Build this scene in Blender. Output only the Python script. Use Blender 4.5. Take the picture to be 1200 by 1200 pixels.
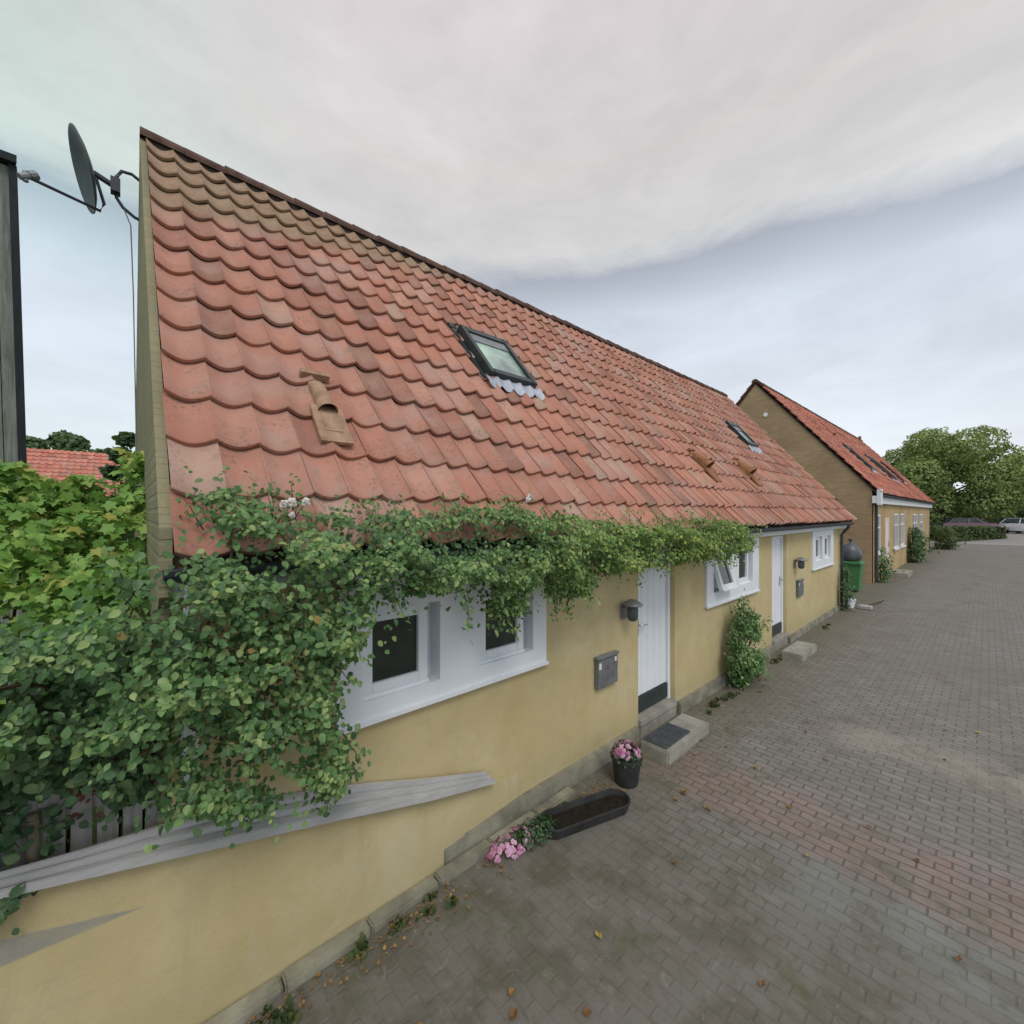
import bpy, bmesh, math, random
import numpy as np
from math import radians as R, sin, cos, tan, pi
from mathutils import Vector, Matrix, noise as mnoise

for o in list(bpy.data.objects): bpy.data.objects.remove(o)
sc = bpy.context.scene
C = sc.collection
random.seed(7)
RNG = np.random.default_rng(11)

# ------------------------------------------------------------------ camera
TH = math.atan2(558.0, 503.5)             # street runs along +X, the house fronts face -Y
cam_d = bpy.data.cameras.new('camera'); cam = bpy.data.objects.new('camera', cam_d); C.objects.link(cam)
cam.location = (0, 0, 2.5); cam.rotation_euler = (R(90), 0, TH - pi/2)
cam_d.sensor_width = 36; cam_d.lens = 36*503.5/1200; cam_d.shift_y = 1/1200
cam_d.clip_start = 0.05; cam_d.clip_end = 3000
sc.camera = cam
sc.render.resolution_x = 1024; sc.render.resolution_y = 1024

# ------------------------------------------------------------------ sky, sun, exposure
SUN_EL, SUN_AZ = R(52), R(205)            # azimuth clockwise from +Y
w = bpy.data.worlds.new('World'); sc.world = w; w.use_nodes = True
def build_world():
    nt = w.node_tree; nt.nodes.clear(); N = nt.nodes.new; L = nt.links.new
    out = N('ShaderNodeOutputWorld'); bg = N('ShaderNodeBackground'); bg.inputs[1].default_value = 0.11
    L(bg.outputs[0], out.inputs[0])
    sky = N('ShaderNodeTexSky'); sky.sky_type = 'NISHITA'; sky.sun_disc = False
    sky.sun_elevation = SUN_EL; sky.sun_rotation = SUN_AZ
    tc = N('ShaderNodeTexCoord'); sep = N('ShaderNodeSeparateXYZ'); L(tc.outputs['Generated'], sep.inputs[0])
    def math_(op, a, b=None):
        m = N('ShaderNodeMath'); m.operation = op
        for i, v in enumerate((a, b)):
            if v is None: continue
            if isinstance(v, (int, float)): m.inputs[i].default_value = v
            else: L(v, m.inputs[i])
        return m.outputs[0]
    zc = math_('MAXIMUM', sep.outputs[2], 0.0)
    den = math_('ADD', zc, 0.22)
    cx = N('ShaderNodeCombineXYZ')
    L(math_('DIVIDE', sep.outputs[0], den), cx.inputs[0]); L(math_('DIVIDE', sep.outputs[1], den), cx.inputs[1])
    def noise_(vec, scale, det=4, rough=.5, dist=0.0):
        n = N('ShaderNodeTexNoise'); n.inputs['Scale'].default_value = scale; n.inputs['Detail'].default_value = det
        n.inputs['Roughness'].default_value = rough; n.inputs['Distortion'].default_value = dist
        L(vec, n.inputs['Vector']); return n.outputs['Fac']
    mp = N('ShaderNodeMapping'); mp.inputs['Scale'].default_value = (1, 1, 2.6); L(tc.outputs['Generated'], mp.inputs['Vector'])
    n1 = noise_(mp.outputs[0], 2.2, 8, .58, .5)
    n2 = noise_(mp.outputs[0], 1.1, 3, .5, .3)
    n4 = noise_(mp.outputs[0], 6.5, 7, .62, .8)
    # cloud layers by height above the horizon, their edges broken up by noise
    e = math_('ADD', sep.outputs[2], math_('MULTIPLY', math_('SUBTRACT', n2, .5), .10))
    e = math_('ADD', e, math_('MULTIPLY', math_('SUBTRACT', n1, .5), .07))
    e = math_('ADD', e, math_('MULTIPLY', math_('SUBTRACT', n4, .5), .035))
    ramp = N('ShaderNodeValToRGB'); cr = ramp.color_ramp; cr.interpolation = 'LINEAR'
    S = lambda r, g, b: tuple(((v/255+.055)/1.055)**2.4 for v in (r, g, b)) + (1,)
    stops = [(0.0, S(240, 245, 250)), (.15, S(232, 239, 247)), (.30, S(221, 229, 241)), (.40, S(213, 222, 234)), (.44, S(193, 201, 213)), (.470, S(180, 187, 199)),
             (.488, S(206, 209, 214)), (.51, S(222, 222, 221)), (.62, S(218, 215, 214)), (.78, S(220, 213, 216)), (1.0, S(213, 205, 209))]
    cr.elements[0].position = 0; cr.elements[0].color = stops[0][1]
    cr.elements[1].position = 1; cr.elements[1].color = stops[-1][1]
    for p, c in stops[1:-1]:
        el = cr.elements.new(p); el.color = c
    L(e, ramp.inputs[0])
    st = N('ShaderNodeMapRange'); st.inputs[1].default_value = .32; st.inputs[2].default_value = .70
    st.inputs[3].default_value = .86; st.inputs[4].default_value = 1.16
    L(math_('ADD', math_('MULTIPLY', n1, .7), math_('MULTIPLY', n4, .3)), st.inputs[0])
    mul = N('ShaderNodeVectorMath'); mul.operation = 'SCALE'; L(ramp.outputs[0], mul.inputs[0]); L(st.outputs[0], mul.inputs['Scale'])
    # faint green cast in the high cloud towards the garden side
    dt = N('ShaderNodeVectorMath'); dt.operation = 'DOT_PRODUCT'; L(tc.outputs['Generated'], dt.inputs[0]); dt.inputs[1].default_value = (-.742, .67, .12)
    g = N('ShaderNodeMapRange'); g.interpolation_type = 'SMOOTHSTEP'; g.inputs[1].default_value = .30; g.inputs[2].default_value = .72; g.inputs[3].default_value = 0; g.inputs[4].default_value = 1
    gh = N('ShaderNodeMapRange'); gh.inputs[1].default_value = .34; gh.inputs[2].default_value = .5; gh.inputs[3].default_value = .25; gh.inputs[4].default_value = 1; L(sep.outputs[2], gh.inputs[0])
    L(math_('ADD', dt.outputs['Value'], math_('MULTIPLY', math_('SUBTRACT', n2, .5), .5)), g.inputs[0])
    tm = N('ShaderNodeMix'); tm.data_type = 'RGBA'; L(math_('MULTIPLY', g.outputs[0], gh.outputs[0]), tm.inputs['Factor'])
    [x for x in tm.inputs if x.name == 'A' and x.type == 'RGBA'][0].default_value = (1.01, 1.0, .995, 1); [x for x in tm.inputs if x.name == 'B' and x.type == 'RGBA'][0].default_value = (.90, 1.05, .99, 1)
    m2 = N('ShaderNodeVectorMath'); m2.operation = 'MULTIPLY'; L(mul.outputs[0], m2.inputs[0]); L([x for x in tm.outputs if x.type == 'RGBA'][0], m2.inputs[1])
    m3 = N('ShaderNodeVectorMath'); m3.operation = 'SCALE'; m3.inputs['Scale'].default_value = 1/0.11/1.16; L(m2.outputs[0], m3.inputs[0])
    mix = N('ShaderNodeMix'); mix.data_type = 'RGBA'; mix.inputs['Factor'].default_value = .93
    L(sky.outputs[0], mix.inputs['A']); L(m3.outputs[0], mix.inputs['B'])
    L(mix.outputs['Result'], bg.inputs[0])
build_world()
sd = bpy.data.lights.new('sun', 'SUN'); sd.energy = 1.2; sd.angle = R(24); sd.color = (1, .95, .88)
sun = bpy.data.objects.new('sun', sd); C.objects.link(sun)
sdir = Vector((sin(SUN_AZ)*cos(SUN_EL), cos(SUN_AZ)*cos(SUN_EL), sin(SUN_EL)))
sun.rotation_euler = sdir.to_track_quat('Z', 'Y').to_euler(); sun.location = (0, -5, 30)
vs = sc.view_settings; vs.view_transform = 'Standard'; vs.look = 'None'; vs.exposure = 0.22; vs.gamma = 1; vs.use_curve_mapping = False

# ------------------------------------------------------------------ materials
def lin(r, g, b): return tuple(((v/255+.055)/1.055)**2.4 if v > 10 else v/255/12.92 for v in (r, g, b)) + (1,)
class NT:
    def __init__(s, name):
        s.m = bpy.data.materials.new(name); s.m.use_nodes = True; s.t = s.m.node_tree
        s.p = s.t.nodes['Principled BSDF']; s.out = s.t.nodes['Material Output']
        s.tc = s.n('ShaderNodeTexCoord'); s.oc = s.tc.outputs['Object']
    def n(s, k): return s.t.nodes.new(k)
    def l(s, a, b): s.t.links.new(a, b)
    def noise(s, scale, det=4, rough=.55, dist=0, vec=None, stretch=None):
        n = s.n('ShaderNodeTexNoise'); n.inputs['Scale'].default_value = scale; n.inputs['Detail'].default_value = det
        n.inputs['Roughness'].default_value = rough; n.inputs['Distortion'].default_value = dist
        v = vec or s.oc
        if stretch:
            mp = s.n('ShaderNodeMapping'); mp.inputs['Scale'].default_value = stretch; s.l(v, mp.inputs['Vector']); v = mp.outputs[0]
        s.l(v, n.inputs['Vector']); return n.outputs['Fac']
    def ramp(s, fac, stops):
        r = s.n('ShaderNodeValToRGB'); cr = r.color_ramp
        cr.elements[0].position, cr.elements[0].color = stops[0]; cr.elements[1].position, cr.elements[1].color = stops[-1]
        for p, c in stops[1:-1]: cr.elements.new(p).color = c
        s.l(fac, r.inputs[0]); return r.outputs[0]
    def mix(s, fac, a, b, blend='MIX'):
        m = s.n('ShaderNodeMix'); m.data_type = 'RGBA'; m.blend_type = blend
        for k, v in (('Factor', fac), ('A', a), ('B', b)):
            i = m.inputs[k] if k == 'Factor' else [x for x in m.inputs if x.name == k and x.type == 'RGBA'][0]
            if isinstance(v, (int, float, tuple)): i.default_value = v
            else: s.l(v, i)
        return [x for x in m.outputs if x.type == 'RGBA'][0]
    def math(s, op, a, b=None, c=None, clamp=False):
        m = s.n('ShaderNodeMath'); m.operation = op; m.use_clamp = clamp
        for i, v in enumerate((a, b, c)):
            if v is None: continue
            if isinstance(v, (int, float)): m.inputs[i].default_value = v
            else: s.l(v, m.inputs[i])
        return m.outputs[0]
    def mr(s, v, a, b, c=0., d=1.):
        m = s.n('ShaderNodeMapRange'); s.l(v, m.inputs[0])
        for i, x in enumerate((a, b, c, d)): m.inputs[i+1].default_value = x
        m.interpolation_type = 'SMOOTHSTEP'; return m.outputs[0]
    def xyz(s):
        q = s.n('ShaderNodeSeparateXYZ'); s.l(s.oc, q.inputs[0]); return q.outputs
    def attr(s, name='rnd'):
        a = s.n('ShaderNodeAttribute'); a.attribute_name = name; return a.outputs['Fac']
    def bump(s, h, strength=.3, dist=.01):
        b = s.n('ShaderNodeBump'); b.inputs['Strength'].default_value = strength; b.inputs['Distance'].default_value = dist
        s.l(h, b.inputs['Height']); s.l(b.outputs[0], s.p.inputs['Normal'])
    def base(s, v, rough=.7, spec=.3, metal=0):
        if isinstance(v, tuple): s.p.inputs['Base Color'].default_value = v
        else: s.l(v, s.p.inputs['Base Color'])
        s.p.inputs['Roughness'].default_value = rough; s.p.inputs['Specular IOR Level'].default_value = spec
        s.p.inputs['Metallic'].default_value = metal
        return s.m
def c4(*v): return tuple(v) + (1,)
def dark(c, k): return (c[0]*k, c[1]*k, c[2]*k, 1)
def simple(name, col, rough=.6, spec=.3, metal=0, var=.18, scale=6, bump=.15, bscale=60, stretch=None):
    t = NT(name); n = t.noise(scale, 5, .6, .2, stretch=stretch)
    c = t.ramp(n, [(.3, dark(col, 1-var)), (.7, dark(col, 1+var))])
    if bump: t.bump(t.noise(bscale, 4, .6, stretch=stretch), bump, .004)
    return t.base(c, rough, spec, metal)

def m_limewash(name='ochre_limewash', grey_wedge=False):
    t = NT(name)
    big = t.noise(1.3, 4, .6, .4); mid = t.noise(7, 6, .65, .3); fine = t.noise(60, 5, .7)
    c = t.ramp(big, [(.3, c4(.50, .405, .205)), (.5, c4(.55, .458, .25)), (.72, c4(.60, .52, .325))])
    c = t.mix(t.mr(mid, .45, .75, 0, .5), c, c4(.44, .38, .22))
    c = t.mix(t.mr(fine, .55, .8, 0, .3), c, c4(.66, .56, .34))
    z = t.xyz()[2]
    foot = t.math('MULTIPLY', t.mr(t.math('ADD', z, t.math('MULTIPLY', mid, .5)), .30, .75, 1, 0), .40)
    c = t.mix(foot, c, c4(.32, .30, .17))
    bl = t.noise(3.3, 6, .7, .8); c = t.mix(t.mr(bl, .5, .68, 0, .38), c, c4(.50, .45, .31)); bl2 = t.noise(2.3, 6, .7, .5, stretch=(1.3, 1.7, 1)); c = t.mix(t.mr(bl2, .52, .7, 0, .4), c, c4(.47, .385, .175))
    streak = t.noise(5, 4, .6, .2, stretch=(1.6, 1, .18))
    c = t.mix(t.mr(streak, .56, .8, 0, .42), c, c4(.40, .37, .21))
    if grey_wedge:        # slanting grey wedge mixed over the limewash, narrowing towards +X
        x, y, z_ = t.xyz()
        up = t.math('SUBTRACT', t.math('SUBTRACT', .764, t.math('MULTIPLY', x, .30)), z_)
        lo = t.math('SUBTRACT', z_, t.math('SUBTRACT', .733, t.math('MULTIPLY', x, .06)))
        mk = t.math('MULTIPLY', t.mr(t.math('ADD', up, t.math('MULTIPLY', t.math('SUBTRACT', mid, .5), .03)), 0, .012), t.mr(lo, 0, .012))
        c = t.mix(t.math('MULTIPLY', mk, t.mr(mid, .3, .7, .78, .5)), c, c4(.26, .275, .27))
    h = t.math('ADD', t.math('MULTIPLY', fine, .5), t.math('MULTIPLY', mid, .9))
    t.bump(h, .45, .010)
    return t.base(c, .9, .15)
def brick_fac(t, bw, rh, mort, axis='xz', col=None):
    b = t.n('ShaderNodeTexBrick'); b.inputs['Scale'].default_value = 1
    b.inputs['Brick Width'].default_value = bw; b.inputs['Row Height'].default_value = rh; b.inputs['Mortar Size'].default_value = mort
    b.inputs['Mortar Smooth'].default_value = .4
    q = t.xyz(); cb = t.n('ShaderNodeCombineXYZ')
    idx = {'x': 0, 'y': 1, 'z': 2}
    t.l(q[idx[axis[0]]], cb.inputs[0]); t.l(q[idx[axis[1]]], cb.inputs[1])
    d = t.n('ShaderNodeTexNoise'); d.inputs['Scale'].default_value = 3; t.l(t.oc, d.inputs['Vector'])
    va = t.n('ShaderNodeVectorMath'); va.operation = 'MULTIPLY_ADD'; t.l(d.outputs['Color'], va.inputs[0])
    va.inputs[1].default_value = (.012, .012, 0); t.l(cb.outputs[0], va.inputs[2])
    t.l(va.outputs[0], b.inputs['Vector'])
    if col:
        b.inputs['Color1'].default_value, b.inputs['Color2'].default_value, b.inputs['Mortar'].default_value = col
        return b.outputs['Fac'], b.outputs['Color']
    return b.outputs['Fac']
def m_brick(name, c1, c2, mort, axis):
    t = NT(name)
    f, c = brick_fac(t, .24, .072, .012, axis, (c1, c2, mort))
    big = t.noise(.9, 4, .6, .3); fine = t.noise(40, 4, .7)
    c = t.mix(t.mr(big, .35, .7, 0, .55), c, dark(c1, .72))
    c = t.mix(t.mr(fine, .5, .8, 0, .35), c, dark(c2, 1.5))
    t.bump(t.math('SUBTRACT', t.math('MULTIPLY', fine, .5), f), .5, .012)
    return t.base(c, .9, .15)
def m_tile(name, moss=True, warm=1.0):
    t = NT(name); r = t.attr('rnd')
    c = t.ramp(r, [(0, c4(.30*warm, .155, .115)), (.3, c4(.44*warm, .20, .145)), (.6, c4(.51*warm, .235, .168)), (.85, c4(.52*warm, .275, .205)), (1, c4(.48*warm, .32, .25))])
    mid = t.noise(9, 6, .65, .3); fine = t.noise(70, 5, .75); big = t.noise(.7, 4, .6, .4)
    c = t.mix(t.mr(big, .35, .7, 0, .45), c, c4(.37, .19, .145))
    c = t.mix(t.mr(mid, .5, .74, 0, .6), c, c4(.29, .19, .15))
    c = t.mix(t.mr(fine, .56, .70, 0, .6), c, c4(.19, .15, .125))
    vo = t.n('ShaderNodeTexVoronoi'); vo.inputs['Scale'].default_value = 62; t.l(t.oc, vo.inputs['Vector'])
    pk = t.noise(6, 4, .6, .3)
    lich = t.math('MULTIPLY', t.mr(vo.outputs['Distance'], .16, .42, 1, 0), t.mr(pk, .46, .62))
    vo2 = t.n('ShaderNodeTexVoronoi'); vo2.inputs['Scale'].default_value = 34; t.l(t.oc, vo2.inputs['Vector'])
    pk2 = t.noise(3.7, 5, .65, .4)
    c = t.mix(t.math('MULTIPLY', t.math('MULTIPLY', t.mr(vo2.outputs['Distance'], .2, .5, 1, 0), t.mr(pk2, .48, .62)), .62), c, c4(.17, .14, .12))
    c = t.mix(t.math('MULTIPLY', lich, .5), c, c4(.47, .39, .33))
    gry = t.noise(1.6, 5, .65, .5); c = t.mix(t.mr(gry, .45, .68, 0, .5), c, c4(.43, .325, .285))
    if moss:
        x, y, z = t.xyz()
        mk = t.mr(t.math('ADD', t.math('SUBTRACT', z, t.math('MULTIPLY', t.math('ADD', x, 7), .28)), t.math('MULTIPLY', mid, .5)), 5.10, 5.50)
        mcol = t.ramp(mid, [(.3, c4(.24, .16, .105)), (.7, c4(.37, .285, .195))])
        c = t.mix(t.math('MULTIPLY', mk, .88), c, mcol)
        al = t.noise(2.2, 5, .65, .6)
        c = t.mix(t.mr(al, .6, .72, 0, .4), c, c4(.22, .2, .11))
    t.bump(t.math('ADD', t.math('MULTIPLY', fine, .6), mid), .35, .006)
    return t.base(c, .82, .22)
def m_paving():
    t = NT('street_brick_paving')
    cols = (c4(.205, .195, .18), c4(.26, .25, .24), c4(.125, .12, .108))
    f, c = brick_fac(t, .175, .088, .008, 'yx', cols)
    x, y, z = t.xyz()
    vor = t.n('ShaderNodeTexVoronoi'); vor.inputs['Scale'].default_value = 7.5; t.l(t.oc, vor.inputs['Vector'])
    sepc = t.n('ShaderNodeSeparateColor'); t.l(vor.outputs['Color'], sepc.inputs[0])
    c = t.mix(t.math('MULTIPLY', sepc.outputs[0], .35), c, c4(.165, .155, .148))
    big = t.noise(.55, 5, .62, .5); mid = t.noise(3.2, 6, .65, .5); fine = t.noise(55, 5, .75)
    c = t.mix(t.mr(big, .42, .66, 0, .55), c, c4(.175, .168, .15))
    # strip of redder bricks across the street and a greener patch beside it
    jx = t.math('ADD', x, t.math('MULTIPLY', t.math('SUBTRACT', mid, .5), .5))
    red = t.math('MULTIPLY', t.mr(jx, 3.62, 3.82), t.mr(jx, 4.2, 4.75, 1, 0))
    c = t.mix(t.math('MULTIPLY', red, t.mr(mid, .35, .62, .58, .22)), c, t.mix(f, c4(.29, .185, .155), c4(.13, .09, .075)))
    grn = t.math('MULTIPLY', t.mr(jx, 2.9, 3.3), t.mr(jx, 3.5, 3.8, 1, 0))
    grn = t.math('MULTIPLY', grn, t.mr(y, 0.7, 1.5, 1, 0))
    c = t.mix(t.math('MULTIPLY', grn, t.mr(mid, .35, .65, .5, .12)), c, c4(.20, .26, .25))
    pal = t.math('MULTIPLY', t.mr(t.math('ADD', x, t.math('MULTIPLY', mid, .9)), 6.0, 6.45), t.mr(t.math('ADD', x, t.math('MULTIPLY', mid, .9)), 6.5, 7.1, 1, 0))
    c = t.mix(t.math('MULTIPLY', pal, t.mr(y, .9, 1.4, .55, 0)), c, c4(.36, .33, .29))
    # dark damp dirt and moss in patches, thicker by the house fronts
    dirt = t.mr(mid, .52, .7, 0, .55)
    c = t.mix(dirt, c, c4(.125, .118, .092))
    side = t.math('MULTIPLY', t.mr(t.math('ADD', y, t.math('MULTIPLY', mid, 1.1)), 1.9, 3.0), .55)
    c = t.mix(side, c, c4(.125, .12, .075))
    near = t.math('MULTIPLY', t.mr(t.math('ADD', x, t.math('MULTIPLY', big, 1.2)), 2.8, 5.0, 1, 0), .84)
    c = t.mix(near, c, t.mix(t.mr(mid, .4, .65), c4(.165, .158, .138), c4(.11, .105, .08)))
    c = t.mix(t.mr(fine, .55, .8, 0, .4), c, c4(.30, .28, .25))
    grit = t.noise(16, 5, .7, .4); c = t.mix(t.mr(grit, .54, .68, 0, .5), c, c4(.115, .105, .09))
    grit2 = t.noise(11, 4, .65, .8); c = t.mix(t.mr(grit2, .58, .72, 0, .45), c, c4(.275, .262, .245))
    moss = t.math('MULTIPLY', t.mr(t.noise(2.1, 5, .7, .6), .54, .68), t.mr(t.math('ADD', x, t.math('MULTIPLY', y, .4)), 2.0, 6.5, .6, .1))
    c = t.mix(moss, c, c4(.105, .115, .055))
    ww = t.noise(.9, 5, .65, 1.2); c = t.mix(t.mr(ww, .55, .7, 0, .35), c, c4(.13, .105, .085))
    h = t.math('ADD', t.math('MULTIPLY', f, -1.0), t.math('ADD', t.math('MULTIPLY', fine, .45), t.math('MULTIPLY', mid, .5)))
    h = t.math('MULTIPLY', h, t.math('SUBTRACT', 1.0, t.math('MULTIPLY', near, .55)))
    t.bump(h, .5, .010)
    return t.base(c, .85, .22)
def m_wood(name, col, var=.35, axis=(1, 1, .06), rough=.85):
    t = NT(name); g = t.noise(28, 5, .7, .6, stretch=axis); b = t.noise(2.5, 4, .6, .2)
    c = t.ramp(g, [(.3, dark(col, 1-var)), (.7, dark(col, 1+var))])
    c = t.mix(t.mr(b, .4, .7, 0, .35), c, (col[0]*.6, col[1]*.68, col[2]*.55, 1))
    t.bump(g, .5, .006); return t.base(c, rough, .2)
def m_leaf(name, stops, trans=.28, rough=.5, warm=False):
    t = NT(name); r = t.attr('rnd')
    c = t.ramp(r, stops); n = t.noise(35, 3, .6)
    if warm:
        x = t.xyz()[0]; c = t.mix(t.math('MULTIPLY', t.mr(x, 0., 2.6), .55), c, t.mix(1.0, c, c4(1.55, 1.25, .62), 'MULTIPLY'))
    c = t.mix(t.mr(n, .4, .7, 0, .25), c, dark(stops[0][1], .9))
    t.base(c, rough, .35)
    tr = t.n('ShaderNodeBsdfTranslucent'); mx = t.n('ShaderNodeMixShader'); mx.inputs[0].default_value = trans
    tc = t.mix(.5, c, c4(.25, .33, .05)); t.l(tc, tr.inputs[0])
    t.l(t.p.outputs[0], mx.inputs[1]); t.l(tr.outputs[0], mx.inputs[2]); t.l(mx.outputs[0], t.out.inputs[0])
    return t.m
def m_glass(name, col=(.012, .016, .014), rough=.06):
    t = NT(name); n = t.noise(3, 3, .5)
    c = t.ramp(n, [(.35, c4(*col)), (.7, (col[0]*2.6, col[1]*3, col[2]*2.4, 1))])
    return t.base(c, rough, .6)
def m_white(name='white_paint', k=.88):
    t = NT(name); n = t.noise(3, 5, .6, .3); f = t.noise(45, 4, .7)
    c = t.ramp(n, [(.3, c4(k*.84, k*.90, k*.97)), (.7, c4(k*.92, k*.96, k))])
    c = t.mix(t.mr(f, .62, .8, 0, .3), c, c4(k*.6, k*.6, k*.56))
    sk = t.noise(7, 4, .6, .2, stretch=(1.5, 1, .2)); c = t.mix(t.mr(sk, .58, .8, 0, .25), c, c4(k*.68, k*.67, k*.6))
    t.bump(f, .12, .003); return t.base(c, .5, .35)

M = {}
M['wall'] = m_limewash(); M['low_wall'] = m_limewash('limewash_with_wedge', True)
M['gable'] = m_brick('olive_brick', c4(.275, .26, .165), c4(.305, .285, .18), c4(.29, .275, .175), 'yz')
M['brick_gable'] = m_brick('brown_brick', c4(.36, .25, .145), c4(.46, .325, .195), c4(.39, .31, .21), 'yz')
M['brick_front'] = m_brick('yellow_brick', c4(.46, .32, .155), c4(.56, .41, .21), c4(.46, .40, .26), 'xz')
M['tile'] = m_tile('pantile_clay')
M['tile_far'] = m_tile('pantile_clay_orange', False, 1.3)
M['ridge'] = simple('dark_ridge_tile', c4(.12, .075, .06), .9, .15, 0, .4, 6)
M['paving'] = m_paving()
M['white'] = m_white()
M['concrete'] = simple('grey_concrete', c4(.30, .295, .26), .9, .2, 0, .28, 5, .5, 45)
M['plinth'] = simple('mossy_plinth', c4(.25, .245, .19), .92, .15, 0, .38, 4, .6, 40)
M['gutter'] = simple('dark_zinc', c4(.055, .065, .085), .45, .4, .3, .2)
M['zinc'] = simple('grey_zinc', c4(.25, .27, .29), .45, .45, .4, .2)
M['lead'] = simple('lead_flashing', c4(.42, .47, .55), .5, .4, .1, .2, 9)
M['frame_dark'] = simple('dark_window_frame', c4(.028, .04, .042), .4, .4, 0, .2)
M['glass'] = m_glass('window_glass'); M['roof_glass'] = m_glass('roof_glass', (.17, .22, .225), .04)
M['dish'] = simple('grey_dish', c4(.09, .115, .12), .45, .4, .2, .2)
M['black'] = simple('black_plastic', c4(.022, .023, .025), .55, .35, 0, .25)
M['pot'] = simple('dark_pot', c4(.035, .036, .037), .6, .3, 0, .35, 8)
M['soil'] = simple('potting_soil', c4(.022, .019, .016), .95, .1, 0, .4, 20, .8, 60)
M['mat'] = simple('rubber_mat', c4(.085, .095, .105), .95, .1, 0, .25, 20, .8, 150)
M['grey_board'] = m_wood('weathered_grey_board', c4(.47, .47, .475), .13, (.05, 1, 1))
M['picket'] = m_wood('weathered_picket', c4(.45, .42, .43), .3)
M['post'] = m_wood('pale_post', c4(.27, .235, .18), .3)
M['shed'] = m_wood('dark_shed_boards', c4(.23, .255, .235), .45)
M['shed_trim'] = m_wood('dark_shed_trim', c4(.03, .035, .042), .3)
M['stem'] = m_wood('brown_stem', c4(.075, .055, .032), .35)
M['bark'] = m_wood('grey_bark', c4(.15, .135, .11), .4)
M['vent'] = simple('clay_vent', c4(.29, .145, .07), .8, .2, 0, .3, 10)
M['vent_pale'] = simple('pale_clay_vent', c4(.36, .235, .16), .8, .2, 0, .3, 10)
M['mortar'] = simple('dark_mortar', c4(.06, .05, .045), .95, .1, 0, .3, 8)
M['green_bin'] = simple('green_plastic', c4(.07, .22, .085), .5, .4, 0, .12)
M['grey_bag'] = simple('grey_plastic_bag', c4(.085, .10, .115), .4, .45, 0, .25)
M['steel'] = simple('steel', c4(.45, .46, .47), .3, .5, .9, .1)
M['box_steel'] = simple('grey_letterbox', c4(.17, .18, .185), .5, .45, .2, .3, 14)
M['sticker'] = simple('white_sticker', c4(.75, .75, .72), .6, .3, 0, .05)
M['pinkdoor'] = simple('pale_door_paint', c4(.78, .70, .68), .5, .35, 0, .08)
M['grass'] = simple('lawn_soil', c4(.085, .12, .04), .95, .1, 0, .4, 3)
M['lot'] = simple('asphalt', c4(.27, .26, .26), .9, .2, 0, .2, 8)
M['path'] = simple('pale_path', c4(.33, .31, .29), .9, .2, 0, .15, 4)
rose_stops = [(0, c4(.035, .08, .045)), (.3, c4(.065, .135, .065)), (.6, c4(.10, .195, .085)), (.82, c4(.165, .265, .12)), (.97, c4(.26, .33, .15)), (.985, c4(.34, .22, .09)), (1, c4(.28, .15, .07))]
M['rose_leaf'] = m_leaf('rose_leaf', [(p, c4(c[0]*1.42, c[1]*1.45, c[2]*1.18)) for p, c in rose_stops], .3, .42, True)
M['vine_leaf'] = m_leaf('vine_leaf', [(0, c4(.10, .22, .055)), (.35, c4(.19, .39, .085)), (.7, c4(.29, .52, .13)), (.93, c4(.42, .60, .15)), (1, c4(.52, .56, .15))], .38, .55)
M['shade_leaf'] = m_leaf('dark_bush_leaf', [(0, c4(.04, .09, .05)), (.4, c4(.085, .17, .08)), (.8, c4(.145, .26, .125)), (1, c4(.25, .34, .15))])
M['red_leaf'] = m_leaf('red_leaf', [(0, c4(.10, .03, .03)), (.5, c4(.22, .06, .055)), (1, c4(.3, .12, .07))])
M['tree_leaf'] = m_leaf('tree_leaf', [(0, c4(.14, .20, .075)), (.4, c4(.25, .34, .11)), (.8, c4(.36, .45, .16)), (1, c4(.45, .51, .22))], .3, .6)
M['tree_leaf_dark'] = m_leaf('dark_tree_leaf', [(0, c4(.06, .11, .055)), (.5, c4(.11, .19, .08)), (1, c4(.19, .27, .11))], .25, .6)
M['hedge_leaf'] = m_leaf('hedge_leaf', [(0, c4(.035, .06, .022)), (.5, c4(.065, .105, .035)), (.9, c4(.12, .15, .05)), (1, c4(.2, .16, .08))], .2, .6)
M['pink_petal'] = m_leaf('pink_petal', [(0, c4(.50, .12, .30)), (.4, c4(.68, .28, .50)), (1, c4(.82, .55, .72))], .25, .6)
M['white_petal'] = m_leaf('white_petal', [(0, c4(.75, .68, .66)), (1, c4(.85, .83, .80))], .2, .6)
M['dead_leaf'] = m_leaf('dead_leaf', [(0, c4(.16, .085, .04)), (.5, c4(.30, .17, .06)), (1, c4(.42, .33, .09))], .1, .7)
M['rim'] = simple('silver_rim', c4(.55, .55, .56), .3, .5, .8, .1)
M['tyre'] = simple('tyre_rubber', c4(.02, .02, .02), .85, .2)
M['lampglass'] = simple('headlight_glass', c4(.7, .72, .75), .1, .6, 0, .05)
def carpaint(n, c): 
    m = simple(n, c, .25, .5, .1, .05, 3, 0); return m
M['carglass'] = m_glass('car_glass', (.02, .024, .03), .05)

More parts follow.
